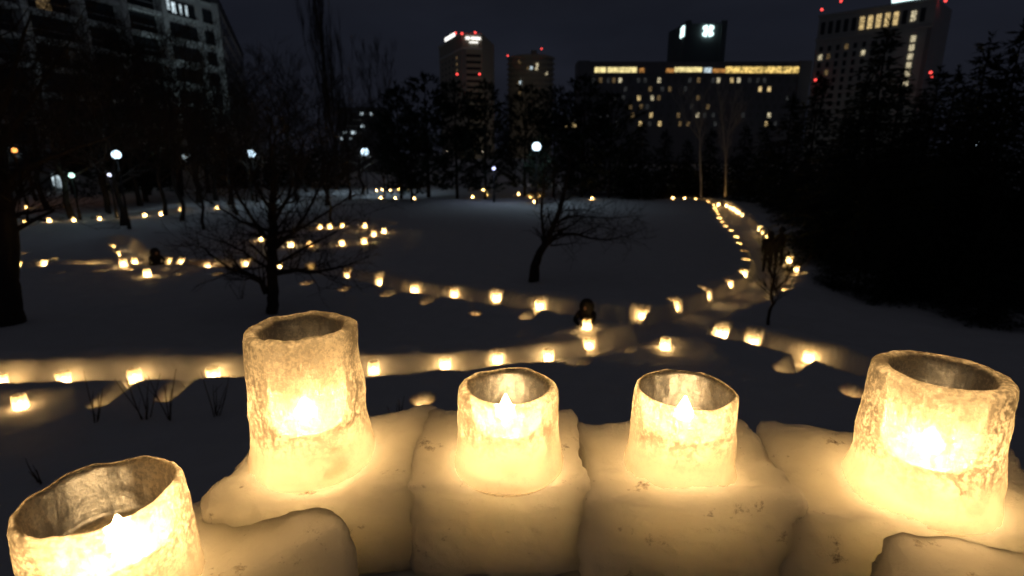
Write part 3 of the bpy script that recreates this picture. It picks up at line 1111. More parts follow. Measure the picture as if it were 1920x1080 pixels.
# ------------------------------------------------------------------ trees
def branchy(mb, p, d, length, r, depth, rg, up=0.12, spread=0.6, kids=(3, 5), minr=0.006, nseg=4):
    pts, rad = [p.copy()], [r]
    q, dd = p.copy(), d.copy()
    for k in range(nseg):
        dd = (dd + Vector((rg.gauss(0, .16), rg.gauss(0, .16), rg.gauss(0, .12) + up * .35))).normalized()
        q = q + dd * (length / nseg)
        pts.append(q.copy())
        rad.append(max(minr, r * (1 - .62 * (k + 1) / nseg)))
    mb.tube(pts, rad, 5 if r > .03 else (4 if r > .015 else 3), cap=False)
    if depth <= 0:
        return
    n = rg.randint(*kids)
    for k in range(n):
        t = rg.uniform(.3, 1.0)
        i = min(nseg - 1, int(t * nseg))
        fr = t * nseg - i
        bp = pts[i].lerp(pts[i + 1], min(1, fr))
        ax = (pts[i + 1] - pts[i]).normalized()
        side = Vector((rg.gauss(0, 1), rg.gauss(0, 1), rg.gauss(0, .7)))
        side = (side - ax * side.dot(ax))
        if side.length < .05:
            continue
        nd = (ax * (1 - spread * rg.uniform(.5, 1.0)) + side.normalized() * spread * rg.uniform(.7, 1.2) + Vector((0, 0, up))).normalized()
        branchy(mb, bp, nd, length * rg.uniform(.45, .72), max(minr, rad[i] * .6), depth - 1, rg, up, spread, kids, minr, max(2, nseg - 1))

def bare_tree_meshes(seed, h=10.0, r=.16, up=.2, spread=.6, depth=3, limbs=11, bark=None, first=.22, minr=.008):
    rg = random.Random(seed)
    tr, cr = MB(), MB()
    pts, rad = [], []
    x = y = 0.0
    for k in range(9):
        t = k / 8
        pts.append(Vector((x, y, t * h * .92 - .2)))
        rad.append(r * (1 - .88 * t) * (1.25 if k == 0 else 1))
        x += rg.gauss(0, .018 * h)
        y += rg.gauss(0, .018 * h)
    tr.tube(pts, rad, 8)
    for k in range(limbs):
        t = first + (0.97 - first) * (k + rg.random() * .6) / limbs
        i = min(7, int(t * 8))
        p = pts[i].lerp(pts[i + 1], t * 8 - i)
        a = k * 2.4 + rg.uniform(-.5, .5)
        e = rg.uniform(.25, .7) + up
        d = Vector((math.cos(a), math.sin(a), e)).normalized()
        ln = h * (.42 - .26 * t) * rg.uniform(.8, 1.2) * (1.25 if spread > .5 else .9)
        branchy(cr, p, d, ln, rad[i] * .55, depth, rg, up, spread, (3, 5), minr)
    return tr, cr

def register(name, tr, cr, mt, mc, crown_name='crown'):
    o = bpy.data.objects.new(name, None)
    a = tr.build('trunk', mt, None, (0, 0, 0), True)
    c = cr.build(crown_name, mc, None, (0, 0, 0))
    C.objects.unlink(a)
    C.objects.unlink(c)
    return (a.data, c.data, crown_name)

def plant(name, proto, x, y, h_scale, label, group, rz=None, sxy=None, zoff=-.1):
    z = height(x, y) + zoff
    o = thing(name, label, 'tree', (x, y, z), group, rz if rz is not None else rng.uniform(0, 6.28))
    o.scale = (sxy or h_scale, sxy or h_scale, h_scale)
    link('trunk', proto[0], o)
    link(proto[2], proto[1], o)
    return o

BARE = [register('b', *bare_tree_meshes(11 + k, 10, .15, .18 + .05 * k, .62 - .05 * k, 3, 12), M_bark, M_twig) for k in range(3)]
SLIM = register('s', *bare_tree_meshes(31, 10, .10, .45, .35, 3, 12, first=.35), M_bark, M_twig)
POPLAR = register('p', *bare_tree_meshes(41, 10, .16, .95, .28, 3, 26, first=.1), M_bark, M_twig)

def conifer_meshes(seed, h=10, R_=2.6, whorls=34, nb=9, sprays=12, slen=.34, kind='spruce'):
    rg = random.Random(seed)
    tr = MB()
    tr.tube([(0, 0, -.3), (0.03, 0, h * .5), (0, 0.02, h * .97)], [.16 * h / 10, .09 * h / 10, .015], 8)
    vs, fs = [], []
    def spray(p, d, L_, w):
        side = d.cross(Vector((rg.gauss(0, .4), rg.gauss(0, .4), 1)))
        if side.length < .01: side = Vector((1, 0, 0))
        side.normalize()
        o = len(vs)
        q = p + d * L_
        m1 = p + d * (L_ * .45)
        vs.extend([p, m1 + side * w, q, m1 - side * w])
        fs.append((o, o + 1, o + 2, o + 3))
    for i in range(whorls):
        t = (i + rg.random() * .5) / whorls
        z = h * (.06 + .92 * t)
        if kind == 'spruce':
            rad = R_ * ((1 - t) ** .85) * rg.uniform(.8, 1.12) + .12
        else:
            rad = R_ * (math.sin(math.pi * min(1, .18 + .82 * t)) ** .6) * rg.uniform(.55, 1.15)
        n = max(4, int(nb * (.55 + .45 * (1 - t))))
        for k in range(n):
            a = rg.uniform(0, 6.283)
            L_ = rad * rg.uniform(.6, 1.15)
            if kind == 'pine' and rg.random() < .25:
                continue
            rise = (.35 * t - .22) if kind == 'spruce' else rg.uniform(0.0, .5)
            d = Vector((math.cos(a), math.sin(a), rise)).normalized()
            ns = max(3, int(sprays * L_ / R_) + 2)
            start = .12 if kind == 'spruce' else .5
            for j in range(ns):
                u = start + (1 - start) * (j + rg.random()) / ns
                p = Vector((0, 0, z)) + d * (L_ * u) + Vector((0, 0, -.14 * L_ * u * u if kind == 'spruce' else .1 * L_ * u * u))
                for q in range(2):
                    dd = (d + Vector((rg.gauss(0, .55), rg.gauss(0, .55), rg.gauss(-.05, .3) if kind == 'spruce' else rg.gauss(.25, .45)))).normalized()
                    spray(p, dd, slen * rg.uniform(.6, 1.25), slen * .13 * rg.uniform(.7, 1.4))
    # leading shoot
    for j in range(26):
        z = h * (.9 + .1 * rg.random())
        a = rg.uniform(0, 6.28)
        spray(Vector((0, 0, z)), Vector((math.cos(a) * .6, math.sin(a) * .6, .7)).normalized(), slen * .7, slen * .1)
    spray(Vector((0, 0, h * .97)), Vector((0, 0, 1)), slen * 1.3, slen * .1)
    cr = MB()
    cr.add(vs, fs)
    return tr, cr

SPRUCE = [register('c', *conifer_meshes(51 + k, 10, 3.0 + .4 * k, 44, 12, 16, .36), M_bark, M_needle, 'foliage') for k in range(2)]
PINE = [register('c', *conifer_meshes(61 + k, 10, 3.0 + .5 * k, 34, 13, 12, .5, 'pine'), M_bark, M_needle, 'foliage') for k in range(3)]
SPRUCEF = [register('c', *conifer_meshes(71 + k, 10, 2.6 + .3 * k, 34, 9, 9, .6), M_bark, M_needle, 'foliage') for k in range(2)]

def tree_at(name, proto, px, pytop, t, label, group, wide=1.0, rz=None):
    p = atT(px, pytop, t)
    z0 = height(p[0], p[1])
    s = (p[2] - z0) / 10
    return plant(name, proto, p[0], p[1], s, label, group, rz, s * wide)

PG = 'dark pines along the back of the field'
WHERE = lambda s: s
far_pines = [
    (742, 160, 50, 1.0, 'dark pine left of the tower with white signs, lowest of its clump'),
    (795, 138, 53, 1.2, 'broad dark pine in front of the tower with white signs'),
    (852, 152, 52, 1.0, 'dark pine under the left red beacons of the distant tower'),
    (908, 148, 51, .9, 'ragged dark pine under the right red beacon of the distant tower'),
    (985, 158, 54, 1.0, 'dark pine standing before the rounded apartment tower'),
    (1042, 162, 52, 1.0, 'dark pine between the rounded tower and the long hotel'),
    (1098, 138, 51, 1.1, 'tall dark pine against the left end of the long hotel'),
    (1150, 172, 50, 1.0, 'dark pine covering the lower left of the long hotel'),
    (765, 215, 46, 1.0, 'shorter dark pine standing nearer, right of the office block'),
    (1010, 250, 47, .9, 'low dark pine just right of the blazing globe lamp'),
]
for k, (px, py, t, w, lab) in enumerate(far_pines):
    tree_at('pine_tree', PINE[k % 3], px, py, t, lab, PG, w)
far_spruce = [
    (1205, 228, 52, 1.0, 'dark spruce under the leftmost lit windows of the long hotel'),
    (1250, 242, 55, 1.0, 'small dark spruce left of the twin birches'),
    (1290, 262, 58, 1.4, 'low broad spruce behind the left birch'),
    (1335, 240, 54, 1.1, 'dark spruce between the two pale birches'),
    (1400, 236, 50, 1.2, 'dark spruce right of the second pale birch'),
    (1442, 222, 47, 1.1, 'dark spruce under the right end of the long hotel'),
    (1488, 176, 42, 1.1, 'dark spruce before the right end wall of the long hotel'),
    (1540, 140, 37, 1.1, 'tall spruce at the foot of the grey tower, left of the great spruce'),
]
for k, (px, py, t, w, lab) in enumerate(far_spruce):
    tree_at('spruce_tree', SPRUCEF[k % 2], px, py, t, lab, 'dark spruces before the long hotel', w)
near_spruce = [
    (1668, 36, 20, 1.0, 'great dark spruce rising in front of the grey tower block'),
    (1596, 210, 23, 1.1, 'dark spruce at the left foot of the great spruce'),
    (1735, 165, 22, 1.15, 'dark spruce filling the right flank of the great spruce'),
    (1800, 118, 18, 1.0, 'dark spruce with a stepped crown, left of the right-edge group'),
    (1862, 58, 16, .95, 'second tallest dark spruce, near the right edge'),
    (1925, 30, 15, 1.0, 'dark spruce cut by the right edge of the picture'),
    (1545, 330, 24, 1.2, 'low dark spruce beside the right bank of the receding path'),
    (1640, 330, 17, 1.0, 'young spruce low in front of the great spruce'),
    (1780, 300, 15.5, 1.0, 'young spruce nearest to the right front lantern'),
    (1700, 240, 24, 1.5, 'broad spruce deep behind the great spruce'),
    (1590, 300, 29, 1.6, 'broad low spruce beyond the sapling, in deep shade'),
    (1830, 240, 22, 1.5, 'broad spruce deep behind the second tallest spruce'),
    (1510, 290, 34, 1.4, 'spruce on the outer side of the receding path'),
    (1625, 140, 25, 1.3, 'dark spruce behind the left shoulder of the great spruce'),
    (1697, 130, 26, 1.3, 'dark spruce just behind the tip of the great spruce'),
    (1765, 120, 21, 1.2, 'dark spruce closing the gap right of the grey tower'),
    (1895, 110, 20, 1.3, 'dark spruce behind the two tallest at the right edge'),
    (1842, 160, 25, 1.4, 'dark spruce deep in the right-hand group'),
    (1575, 430, 18, 1.3, 'small spruce at the front of the group, left end'),
    (1690, 420, 16, 1.4, 'small spruce at the front of the group, middle'),
    (1880, 390, 14, 1.3, 'small spruce at the front of the group, right end'),
    (2010, 60, 15, 1.0, 'spruce just beyond the right edge of the picture'),
]
for k, (px, py, t, w, lab) in enumerate(near_spruce):
    tree_at('spruce_tree', SPRUCE[k % 2], px, py, t, lab, 'dark spruces on the right', w)

BG = 'bare trees before the apartment hotel'
bare = [
    (60, 30, 34, 1.1, 'bare tree at the left edge before the hotel balconies'),
    (140, 60, 38, 1.0, 'bare tree before the second hotel pilaster'),
    (205, 45, 42, 1.0, 'bare tree over the upper hotel lamp'),
    (262, 110, 36, 1.0, 'bushy bare tree right of the upper hotel lamp'),
    (325, 60, 44, 1.0, 'bare tree in front of the hotel windows that are lit'),
    (285, 60, 33, .9, 'bare tree with a thick trunk at the far lantern row'),
    (395, 120, 42, 1.0, 'bare tree before the end corner of the hotel'),
    (450, 170, 46, 1.0, 'bare tree left of the lamp beside the birches'),
    (20, 150, 48, 1.1, 'bare tree in the orange lamplight at the left edge'),
    (100, 170, 50, 1.1, 'bare tree behind the kiosk'),
    (530, 120, 45, 1.0, 'bare tree right of the hotel, before the tall poplar'),
    (590, 150, 42, 1.2, 'broad bare tree at the foot of the tall poplar'),
    (640, 165, 46, 1.0, 'bare tree left of the office block'),
    (710, 235, 52, 1.0, 'small bare tree between the office block and pines'),
    (350, 200, 30, 1.0, 'lower bare tree left of the wide nearer tree'),
    (610, 250, 33, 1.3, 'low bare tree behind the wide nearer tree'),
    (35, 120, 40, 1.35, 'bare tree between the edge trunk and the first hotel pilaster'),
    (85, 90, 55, 1.35, 'bare tree behind the far lantern row at far left'),
    (180, 130, 57, 1.35, 'bare tree just above the kiosk'),
    (235, 90, 60, 1.35, 'bare tree rising before the fourth hotel bay'),
    (300, 110, 50, 1.35, 'bare tree before the hut window'),
    (340, 90, 60, 1.35, 'bare tree before the dark hotel strip windows'),
    (375, 160, 48, 1.35, 'bare tree over the far end of the far lantern row'),
    (430, 130, 62, 1.35, 'bare tree covering the hotel side wall'),
    (495, 160, 58, 1.35, 'bare tree just right of the birch clump'),
    (560, 190, 60, 1.35, 'bare tree behind the broad bare tree'),
    (665, 190, 58, 1.35, 'bare tree over the middle lamp'),
    (170, 90, 31, 1.2, 'spreading bare tree in front of the kiosk'),
    (420, 190, 38, 1.2, 'bare tree just left of the lamp by the birches'),
    (245, 150, 52, 1.3, 'bare tree close to the hotel foot'),
    (360, 140, 55, 1.3, 'bare tree hiding the middle floors at the hotel end'),
]
for k, (px, py, t, w, lab) in enumerate(bare):
    tree_at('bare_tree', BARE[k % 3], px, py, t, lab, BG, w)
tree_at('pine_tree', PINE[0], 222, 70, 46, 'dark pine before the third hotel pilaster, taller of two', 'dark pines before the apartment hotel', 1.1)
tree_at('pine_tree', PINE[1], 160, 150, 44, 'dark pine before the lower hotel balconies, shorter of two', 'dark pines before the apartment hotel', 1.1)
tree_at('poplar_tree', POPLAR, 602, -20, 62, 'tall columnar poplar fading into the night sky', None, .55, 0)
tree_at('slim_tree', SLIM, 712, 82, 60, 'thin bare tree alone against the sky left of the pines', None, .7, 1.0)

# dense undergrowth that closes the view below the crowns
def undergrowth(name, x0, x1, y0, y1, h, n, seed, w=.10):
    rg = random.Random(seed)
    mb = MB()
    for k in range(n):
        x, y = rg.uniform(x0, x1), rg.uniform(y0, y1)
        hh = h * (.55 + .9 * abs(mnoise.noise(Vector((x * .35, y * .3, seed)))))
        z = height(x, y) + hh * rg.random()
        a = rg.uniform(0, 6.283)
        ln = rg.uniform(.3, .8)
        d = Vector((math.cos(a) * .8, math.sin(a) * .8, rg.uniform(-.1, .9))).normalized()
        sd = Vector((-math.sin(a), math.cos(a), rg.uniform(-.5, .5))) * w * rg.uniform(.5, 1.5)
        p = Vector((x, y, z))
        mb.add([p, p + d * ln * .5 + sd, p + d * ln, p + d * ln * .5 - sd], [(0, 1, 2, 3)])
    return tag(mb.build(name, M_needle), 'dense dark undergrowth below the trees', kind='stuff')
undergrowth('undergrowth', 6, 46, 57, 64, 4.2, 16000, 1)
undergrowth('undergrowth', -80, -22, 70, 77, 6.0, 24000, 2, .16)
undergrowth('undergrowth', 20, 38, 26, 44, 2.2, 9000, 3)

# pale birches before the long hotel
def px_tree(name, label, cat, Yp, limbs, mt, mc, rg, twigs=2, tw_len=.5, group=None, up=.1, minr=.006, depthj=.25, kids=(2, 4), spread=.6, each=3):
    """Tree whose main limbs follow polylines (photo px,py,radius) in the plane Y=Yp, with depth jitter; twigs grow from them."""
    b0 = limbs[0][0]
    base = atY(b0[0], b0[1], Yp)
    root = thing(name, label, cat, tuple(base), group)
    for li, lb in enumerate(limbs):
        mb = MB()
        dj = 0.0
        pts = []
        sl = rg.uniform(-1, 1) * depthj if li else 0
        for k, (x, y, r) in enumerate(lb):
            dj = sl * k
            pts.append(Vector(atY(x, y, Yp + dj)))
        # refine
        fine, rad = [], []
        for k in range(len(pts) - 1):
            for s_ in range(3):
                t = s_ / 3
                fine.append(pts[k].lerp(pts[k + 1], t) + Vector((rg.gauss(0, .012), rg.gauss(0, .012), rg.gauss(0, .012))) * (1 if s_ else 0))
                rad.append(lb[k][2] * (1 - t) + lb[k + 1][2] * t)
        fine.append(pts[-1])
        rad.append(lb[-1][2])
        if li == 0:
            fine[0] = fine[0] - Vector((0, 0, .15))
        mb.tube(fine, rad, 8 if lb[0][2] > .06 else 6)
        mb.build('trunk' if li == 0 else 'limb', mt, root, root.location, True)
        if twigs:
            tb = MB()
            for k in range(1 if li else len(fine) // 3, len(fine) - 1):
                for c_ in range(each):
                    ax = (fine[k + 1] - fine[k]).normalized()
                    sd = Vector((rg.gauss(0, 1), rg.gauss(0, 1), rg.gauss(0, .8)))
                    sd = (sd - ax * sd.dot(ax)).normalized()
                    d = (ax * .5 + sd * .7 + Vector((0, 0, up))).normalized()
                    branchy(tb, fine[k], d, tw_len * rg.uniform(.6, 1.3), max(minr, rad[k] * .35), twigs - 1, rg, up, spread, kids, minr, 3)
            if tb.v:
                tb.build('twigs', mc, root, root.location)
    return root

rg = random.Random(9)
px_tree('birch_tree', 'pale twin-stemmed birch before the long hotel, right one of two', 'tree', 49,
        [[(1360, 366, .10), (1361, 300, .09), (1357, 250, .07), (1352, 205, .04), (1347, 165, .015)],
         [(1361, 300, .08), (1366, 250, .06), (1372, 210, .035), (1380, 175, .012)],
         [(1366, 255, .045), (1380, 228, .03), (1392, 195, .012)]], M_birch, M_birch, rg, 2, 1.2, None, .5, .012)
px_tree('birch_tree', 'pale spreading birch before the long hotel, left one of two', 'tree', 50,
        [[(1314, 368, .10), (1313, 300, .085), (1312, 250, .06), (1303, 215, .04), (1290, 165, .012)],
         [(1312, 250, .055), (1318, 215, .035), (1315, 170, .012)],
         [(1312, 262, .04), (1285, 225, .03), (1272, 165, .01)]], M_birch, M_birch, rg, 2, 1.2, None, .5, .012)
px_tree('birch_tree', 'pale birch clump lit by the lamp at left', 'tree', 58,
        [[(490, 345, .12), (492, 300, .10), (488, 262, .06), (480, 225, .02)],
         [(492, 300, .08), (500, 262, .05), (512, 230, .015)],
         [(491, 320, .06), (478, 290, .04), (468, 262, .015)]], M_birch, M_birch, rg, 2, 1.3, None, .35, .014)

# leaning bare tree in the middle of the field
Yl = at(1000, 526, 0)[1]
px_tree('leaning_tree', 'bare leaning tree with long branches sweeping right over the open field', 'tree', Yl,
        [[(1000, 527, .20), (1003, 498, .17), (1012, 474, .14), (1024, 456, .13), (1036, 428, .10), (1047, 400, .085), (1056, 368, .07), (1066, 325, .03), (1070, 290, .012)],
         [(1019, 462, .06), (1019, 440, .05), (1015, 400, .045), (1018, 360, .04), (1020, 320, .015)],
         [(1024, 460, .07), (1046, 440, .055), (1075, 438, .045), (1108, 447, .035), (1140, 450, .028), (1175, 444, .02), (1212, 426, .008)],
         [(1047, 418, .05), (1062, 406, .035), (1085, 405, .028), (1120, 408, .02), (1160, 408, .014), (1208, 404, .006)],
         [(1048, 436, .04), (1068, 424, .03), (1086, 412, .02), (1110, 388, .008)],
         [(1032, 460, .035), (1060, 458, .02), (1085, 452, .008)],
         [(1060, 395, .03), (1085, 393, .02), (1110, 396, .012), (1135, 390, .006)],
         [(1085, 440, .03), (1120, 425, .02), (1150, 430, .012), (1185, 436, .005)]],
        M_bark, M_twig, rg, 2, .75, None, .08, .006, .25, (2, 3), .6, 2)

# wide bare tree in front, behind the tall lantern
Yw = at(511, 592, 0)[1]
px_tree('wide_bare_tree', 'wide bare tree with horizontal limbs standing behind the tall lantern', 'tree', Yw,
        [[(510, 594, .17), (511, 560, .155), (510, 520, .15), (511, 480, .13), (512, 440, .12), (510, 380, .09), (514, 320, .06), (506, 260, .03), (510, 215, .012)],
         [(500, 550, .09), (487, 525, .07), (462, 512, .055), (430, 504, .045), (402, 484, .03), (376, 462, .012)],
         [(520, 512, .08), (555, 506, .06), (588, 510, .05), (620, 505, .035), (650, 498, .02), (690, 480, .008)],
         [(512, 500, .05), (545, 480, .04), (575, 462, .03), (620, 440, .02), (670, 410, .008)],
         [(508, 505, .05), (480, 490, .04), (455, 470, .03), (420, 455, .02), (372, 440, .008)],
         [(512, 470, .06), (545, 440, .05), (575, 400, .04), (605, 340, .025), (625, 280, .01)],
         [(510, 455, .06), (480, 420, .05), (450, 375, .04), (425, 320, .025), (410, 270, .01)],
         [(511, 420, .05), (540, 370, .04), (560, 310, .025), (570, 250, .01)],
         [(511, 400, .05), (480, 350, .035), (465, 290, .02), (455, 240, .01)],
         [(512, 440, .05), (570, 425, .035), (630, 385, .02), (680, 350, .008)],
         [(510, 435, .05), (450, 415, .035), (395, 380, .02), (350, 350, .008)]],
        M_bark, M_twig, rg, 3, .95, None, .12, .005, .22, (2, 3), .65, 2)

# dark trunk at the left edge
Yd = at(25, 608, 0)[1]
px_tree('dark_edge_tree', 'thick dark tree trunk at the left edge with a low limb', 'tree', Yd,
        [[(18, 612, .36), (18, 570, .28), (12, 520, .26), (15, 460, .24), (8, 400, .22), (-5, 320, .2), (-15, 220, .15), (-10, 100, .08), (0, 10, .03)],
         [(5, 360, .10), (35, 320, .08), (80, 300, .06), (130, 280, .045), (190, 262, .03), (235, 240, .01)],
         [(-10, 290, .10), (30, 230, .07), (70, 170, .05), (110, 110, .03), (140, 60, .01)],
         [(-14, 250, .10), (20, 160, .06), (40, 80, .04), (60, 20, .015)],
         [(2, 420, .07), (40, 400, .05), (80, 395, .03), (120, 380, .01)],
         [(-8, 300, .08), (-40, 240, .06), (-80, 150, .03)]],
        M_bark, M_twig, rg, 3, 1.0, None, .15, .006, .2, (2, 4), .6, 2)

# crooked sapling beside the receding path
Ys = at(1440, 612, 0)[1]
px_tree('crooked_sapling', 'crooked vase-shaped sapling with a dense head beside the receding path', 'tree', Ys,
        [[(1440, 612, .05), (1442, 590, .045), (1450, 570, .04), (1446, 548, .04), (1450, 528, .035), (1444, 505, .025), (1437, 480, .02), (1430, 455, .01)],
         [(1450, 528, .025), (1455, 500, .02), (1453, 470, .015), (1450, 440, .006)],
         [(1450, 572, .02), (1458, 560, .018), (1456, 545, .015), (1449, 535, .01)],
         [(1450, 545, .022), (1472, 528, .018), (1484, 505, .012), (1500, 490, .006)],
         [(1444, 505, .02), (1440, 470, .015), (1443, 435, .006)]],
        M_bark, M_twig, rg, 2, .42, None, .25, .005, .05, (2, 4), .55, 2)

# dry stalks poking out of the near snow
def stalks(px, py, hpx, n, label, seed):
    rg = random.Random(seed)
    p = at(px, py, 0)
    z0 = height(p[0], p[1])
    root = thing('dry_shrub', label, 'shrub', (p[0], p[1], z0), 'dry shrubs in the near snow')
    hh = hpx / F * (p[1] * cp + 4.5 * sp)
    for k in range(n):
        a = rg.uniform(0, 6.28)
        lean = rg.uniform(.05, .45)
        q = Vector((p[0], p[1], z0 - .05)) + Vector((math.cos(a), math.sin(a), 0)) * rg.uniform(0, .06)
        d = Vector((math.cos(a) * lean, math.sin(a) * lean, 1)).normalized()
        ln = hh * rg.uniform(.6, 1.1)
        mb = MB()
        pts = [q]
        for s_ in range(4):
            d = (d + Vector((rg.gauss(0, .05), rg.gauss(0, .05), 0))).normalized()
            pts.append(pts[-1] + d * ln / 4)
        mb.tube(pts, [.011, .009, .008, .006, .003], 5)
        if rg.random() < .6:
            i = rg.randint(1, 3)
            e = (d + Vector((rg.gauss(0, .5), rg.gauss(0, .5), .2))).normalized()
            mb.tube([pts[i], pts[i] + e * ln * .2, pts[i] + e * ln * .35], [.006, .004, .002], 4)
        mb.build('stalk', M_reed, root, root.location)
stalks(175, 790, 95, 4, 'thin dry stalks left of the denser clump before the front path', 1)
stalks(272, 785, 100, 7, 'dense clump of dry stalks rising before the front path', 2)
stalks(318, 788, 110, 4, 'splayed dry stalks right of the dense clump', 3)
stalks(403, 778, 95, 5, 'dry stalks beside the tall lantern, in front of a path lantern', 4)
stalks(750, 800, 65, 5, 'short dry stalks between the tall lantern and its neighbour', 5)
stalks(80, 905, 60, 4, 'dry stalks behind the lowest lantern at left', 6)
stalks(452, 568, 45, 4, 'dry stalks by the trunk of the wide bare tree', 7)

# ------------------------------------------------------------------ small ice lanterns along the paths
def small_lantern_proto():
    protos = []
    for k, (rb, rt, h) in enumerate(((.098, .118, .24), (.112, .104, .26), (.10, .10, .22))):
        rgp = random.Random(100 + k)
        cup = MB()
        w = [rgp.uniform(-.006, .006) for _ in range(64)]
        prof = [(.02, 0.0), (rb, 0.0), (rb + (rt - rb) * .35, h * .35), (rb + (rt - rb) * .7, h * .7), (rt, h * .97), (rt * .93, h)]
        cup.lathe(prof, 14, (0, 0, 0), lambda x, y, z, a, i: (x * (1 + w[i]), y * (1 + w[i + 7]), z + (w[int(a * 2) + 20] * 1.5 if z > .15 else 0)), False)
        o1 = cup.build('ice_cup', M_shell, None, (0, 0, 0), True)
        fl = MB()
        fl.lathe([(.004, .03), (.028, .05), (.034, .075), (.024, .11), (.004, .145)], 7)
        o2 = fl.build('flame', M_flame_s, None, (0, 0, 0), True)
        wx = MB()
        wx.lathe([(.02, .004), (.022, .005), (.022, .032), (.003, .033)], 8)
        o3 = wx.build('candle', M_wax, None, (0, 0, 0))
        for o in (o1, o2, o3):
            C.objects.unlink(o)
        protos.append((o1.data, o2.data, o3.data))
    return protos

SL = small_lantern_proto()
L_var = [candle_light('small_candle_light', (1.0, g, bl), w, .03) for w, g, bl in ((6, .48, .11), (9, .52, .13), (13, .54, .15), (17, .56, .17))]
rgl = random.Random(77)
for k, (p, zb, label, group, standing) in enumerate(LANTERNS):
    pr_ = SL[0 if (k * 7) % 5 < 3 else (k % 3)]
    if standing:
        pr_ = SL[1]
        zb = height(p[0], p[1]) - .015
    root = thing('ice_lantern', label, 'ice lantern', (p[0], p[1], zb), group, rgl.uniform(0, 6.28))
    s = rgl.uniform(1.0, 1.2)
    root.scale = (s, s, s)
    link('ice_cup', pr_[0], root)
    cd = link('candle', pr_[2], root)
    link('flame', pr_[1], cd)
    link('candle_light', L_var[(k * 5 + k // 7) % 4], cd, (0, 0, .08))

# ------------------------------------------------------------------ people
def person(name, label, joints, edges, root_i, loc, rz, head, hood_r, held=None):
    root = thing(name, label, 'person', loc, None, rz)
    me = bpy.data.meshes.new('body')
    me.from_pydata([j[0] for j in joints], edges, [])
    ob = bpy.data.objects.new('body_cage', me)
    C.objects.link(ob)
    sk = ob.modifiers.new('skin', 'SKIN')
    sk.use_smooth_shade = True
    sv = me.skin_vertices[0].data
    for i, j in enumerate(joints):
        sv[i].radius = (j[1], j[1])
        sv[i].use_root = (i == root_i)
    ss = ob.modifiers.new('sub', 'SUBSURF')
    ss.levels = 1
    dg = bpy.context.evaluated_depsgraph_get()
    nm = bpy.data.meshes.new_from_object(ob.evaluated_get(dg))
    nm.name = 'body'
    bpy.data.objects.remove(ob)
    nm.materials.clear()
    nm.materials.append(M_coat)
    nm.polygons.foreach_set('use_smooth', [True] * len(nm.polygons))
    link('body', nm, root)
    # face: an egg with nose, inside a padded hood
    fc = MB()
    hv = Vector(head)
    prof = [(.08 * math.sin(a) + 1e-3, -.105 * math.cos(a)) for a in np.linspace(0, math.pi, 11)]
    def fw(x, y, z, a, i):
        k = max(0, 1 - abs(a - 4.712) / .35)
        nose = .028 * k * max(0, 1 - abs(z + .01) / .05)
        eye = -.01 * max(0, 1 - abs(abs(a - 4.712) - .38) / .2) * max(0, 1 - abs(z - .02) / .03)
        return x, y - nose - eye, z
    fc.lathe(prof, 20, hv, fw)
    fc.build('face', M_skin, root, (0, 0, 0), True)
    hd = MB()
    prof = [(hood_r * math.sin(a) + 1e-3, -hood_r * 1.12 * math.cos(a)) for a in np.linspace(0.25, math.pi, 12)]
    def hw(x, y, z, a, i):
        if y < -.03:
            y = -.03 + (y + .03) * .55
        return x, y + .05, z + .01 * math.sin(3 * a)
    hd.lathe(prof, 20, hv, hw)
    hd.build('hood', M_coat, root, (0, 0, 0), True)
    return root

J = [((0, 0, .30), .17), ((0, -.05, .46), .19), ((0, -.12, .62), .22), ((0, -.16, .74), .13), ((0, -.18, .80), .10),
     # arms
     ((.20, -.16, .66), .085), ((.25, -.36, .50), .065), ((.09, -.52, .46), .045), ((.06, -.58, .46), .032),
     ((-.20, -.16, .66), .085), ((-.25, -.36, .50), .065), ((-.09, -.52, .46), .045), ((-.06, -.58, .46), .032),
     # legs, crouching
     ((.12, 0, .26), .12), ((.19, -.36, .36), .09), ((.16, -.18, .06), .06), ((.17, -.34, .04), .045),
     ((-.12, 0, .26), .12), ((-.19, -.36, .36), .09), ((-.16, -.18, .06), .06), ((-.17, -.34, .04), .045)]
Ed = [(0, 1), (1, 2), (2, 3), (3, 4), (2, 5), (5, 6), (6, 7), (7, 8), (2, 9), (9, 10), (10, 11), (11, 12),
      (0, 13), (13, 14), (14, 15), (15, 16), (0, 17), (17, 18), (18, 19), (19, 20)]
# fingers on each hand
for hnd, sx in ((8, 1), (12, -1)):
    for q in range(5):
        b0 = len(J)
        ang = (q - 1.5) * .35
        bx = J[hnd][0]
        ln = (.05, .06, .063, .055, .045)[q]
        zz = (q - 2) * .014
        J.append(((bx[0] - sx * .005, bx[1] - ln * .55, bx[2] + zz), .009))
        J.append(((bx[0] - sx * .02, bx[1] - ln, bx[2] + zz - .004), .008))
        Ed += [(hnd, b0), (b0, b0 + 1)]
JS = [((0, 0, .92), .15), ((0, .01, 1.12), .165), ((0, .02, 1.36), .17), ((0, .01, 1.46), .08), ((0, 0, 1.55), .07),
      ((.21, .02, 1.36), .075), ((.25, .03, 1.10), .06), ((.24, -.06, .88), .045), ((.235, -.09, .82), .032),
      ((-.21, .02, 1.36), .075), ((-.25, .03, 1.10), .06), ((-.24, -.06, .88), .045), ((-.235, -.09, .82), .032),
      ((.10, 0, .82), .11), ((.11, -.03, .48), .085), ((.11, .03, .08), .06), ((.12, -.12, .04), .045),
      ((-.10, 0, .82), .11), ((-.11, .06, .48), .085), ((-.11, .14, .08), .06), ((-.12, 0, .04), .045)]
ES = list(Ed[:20])
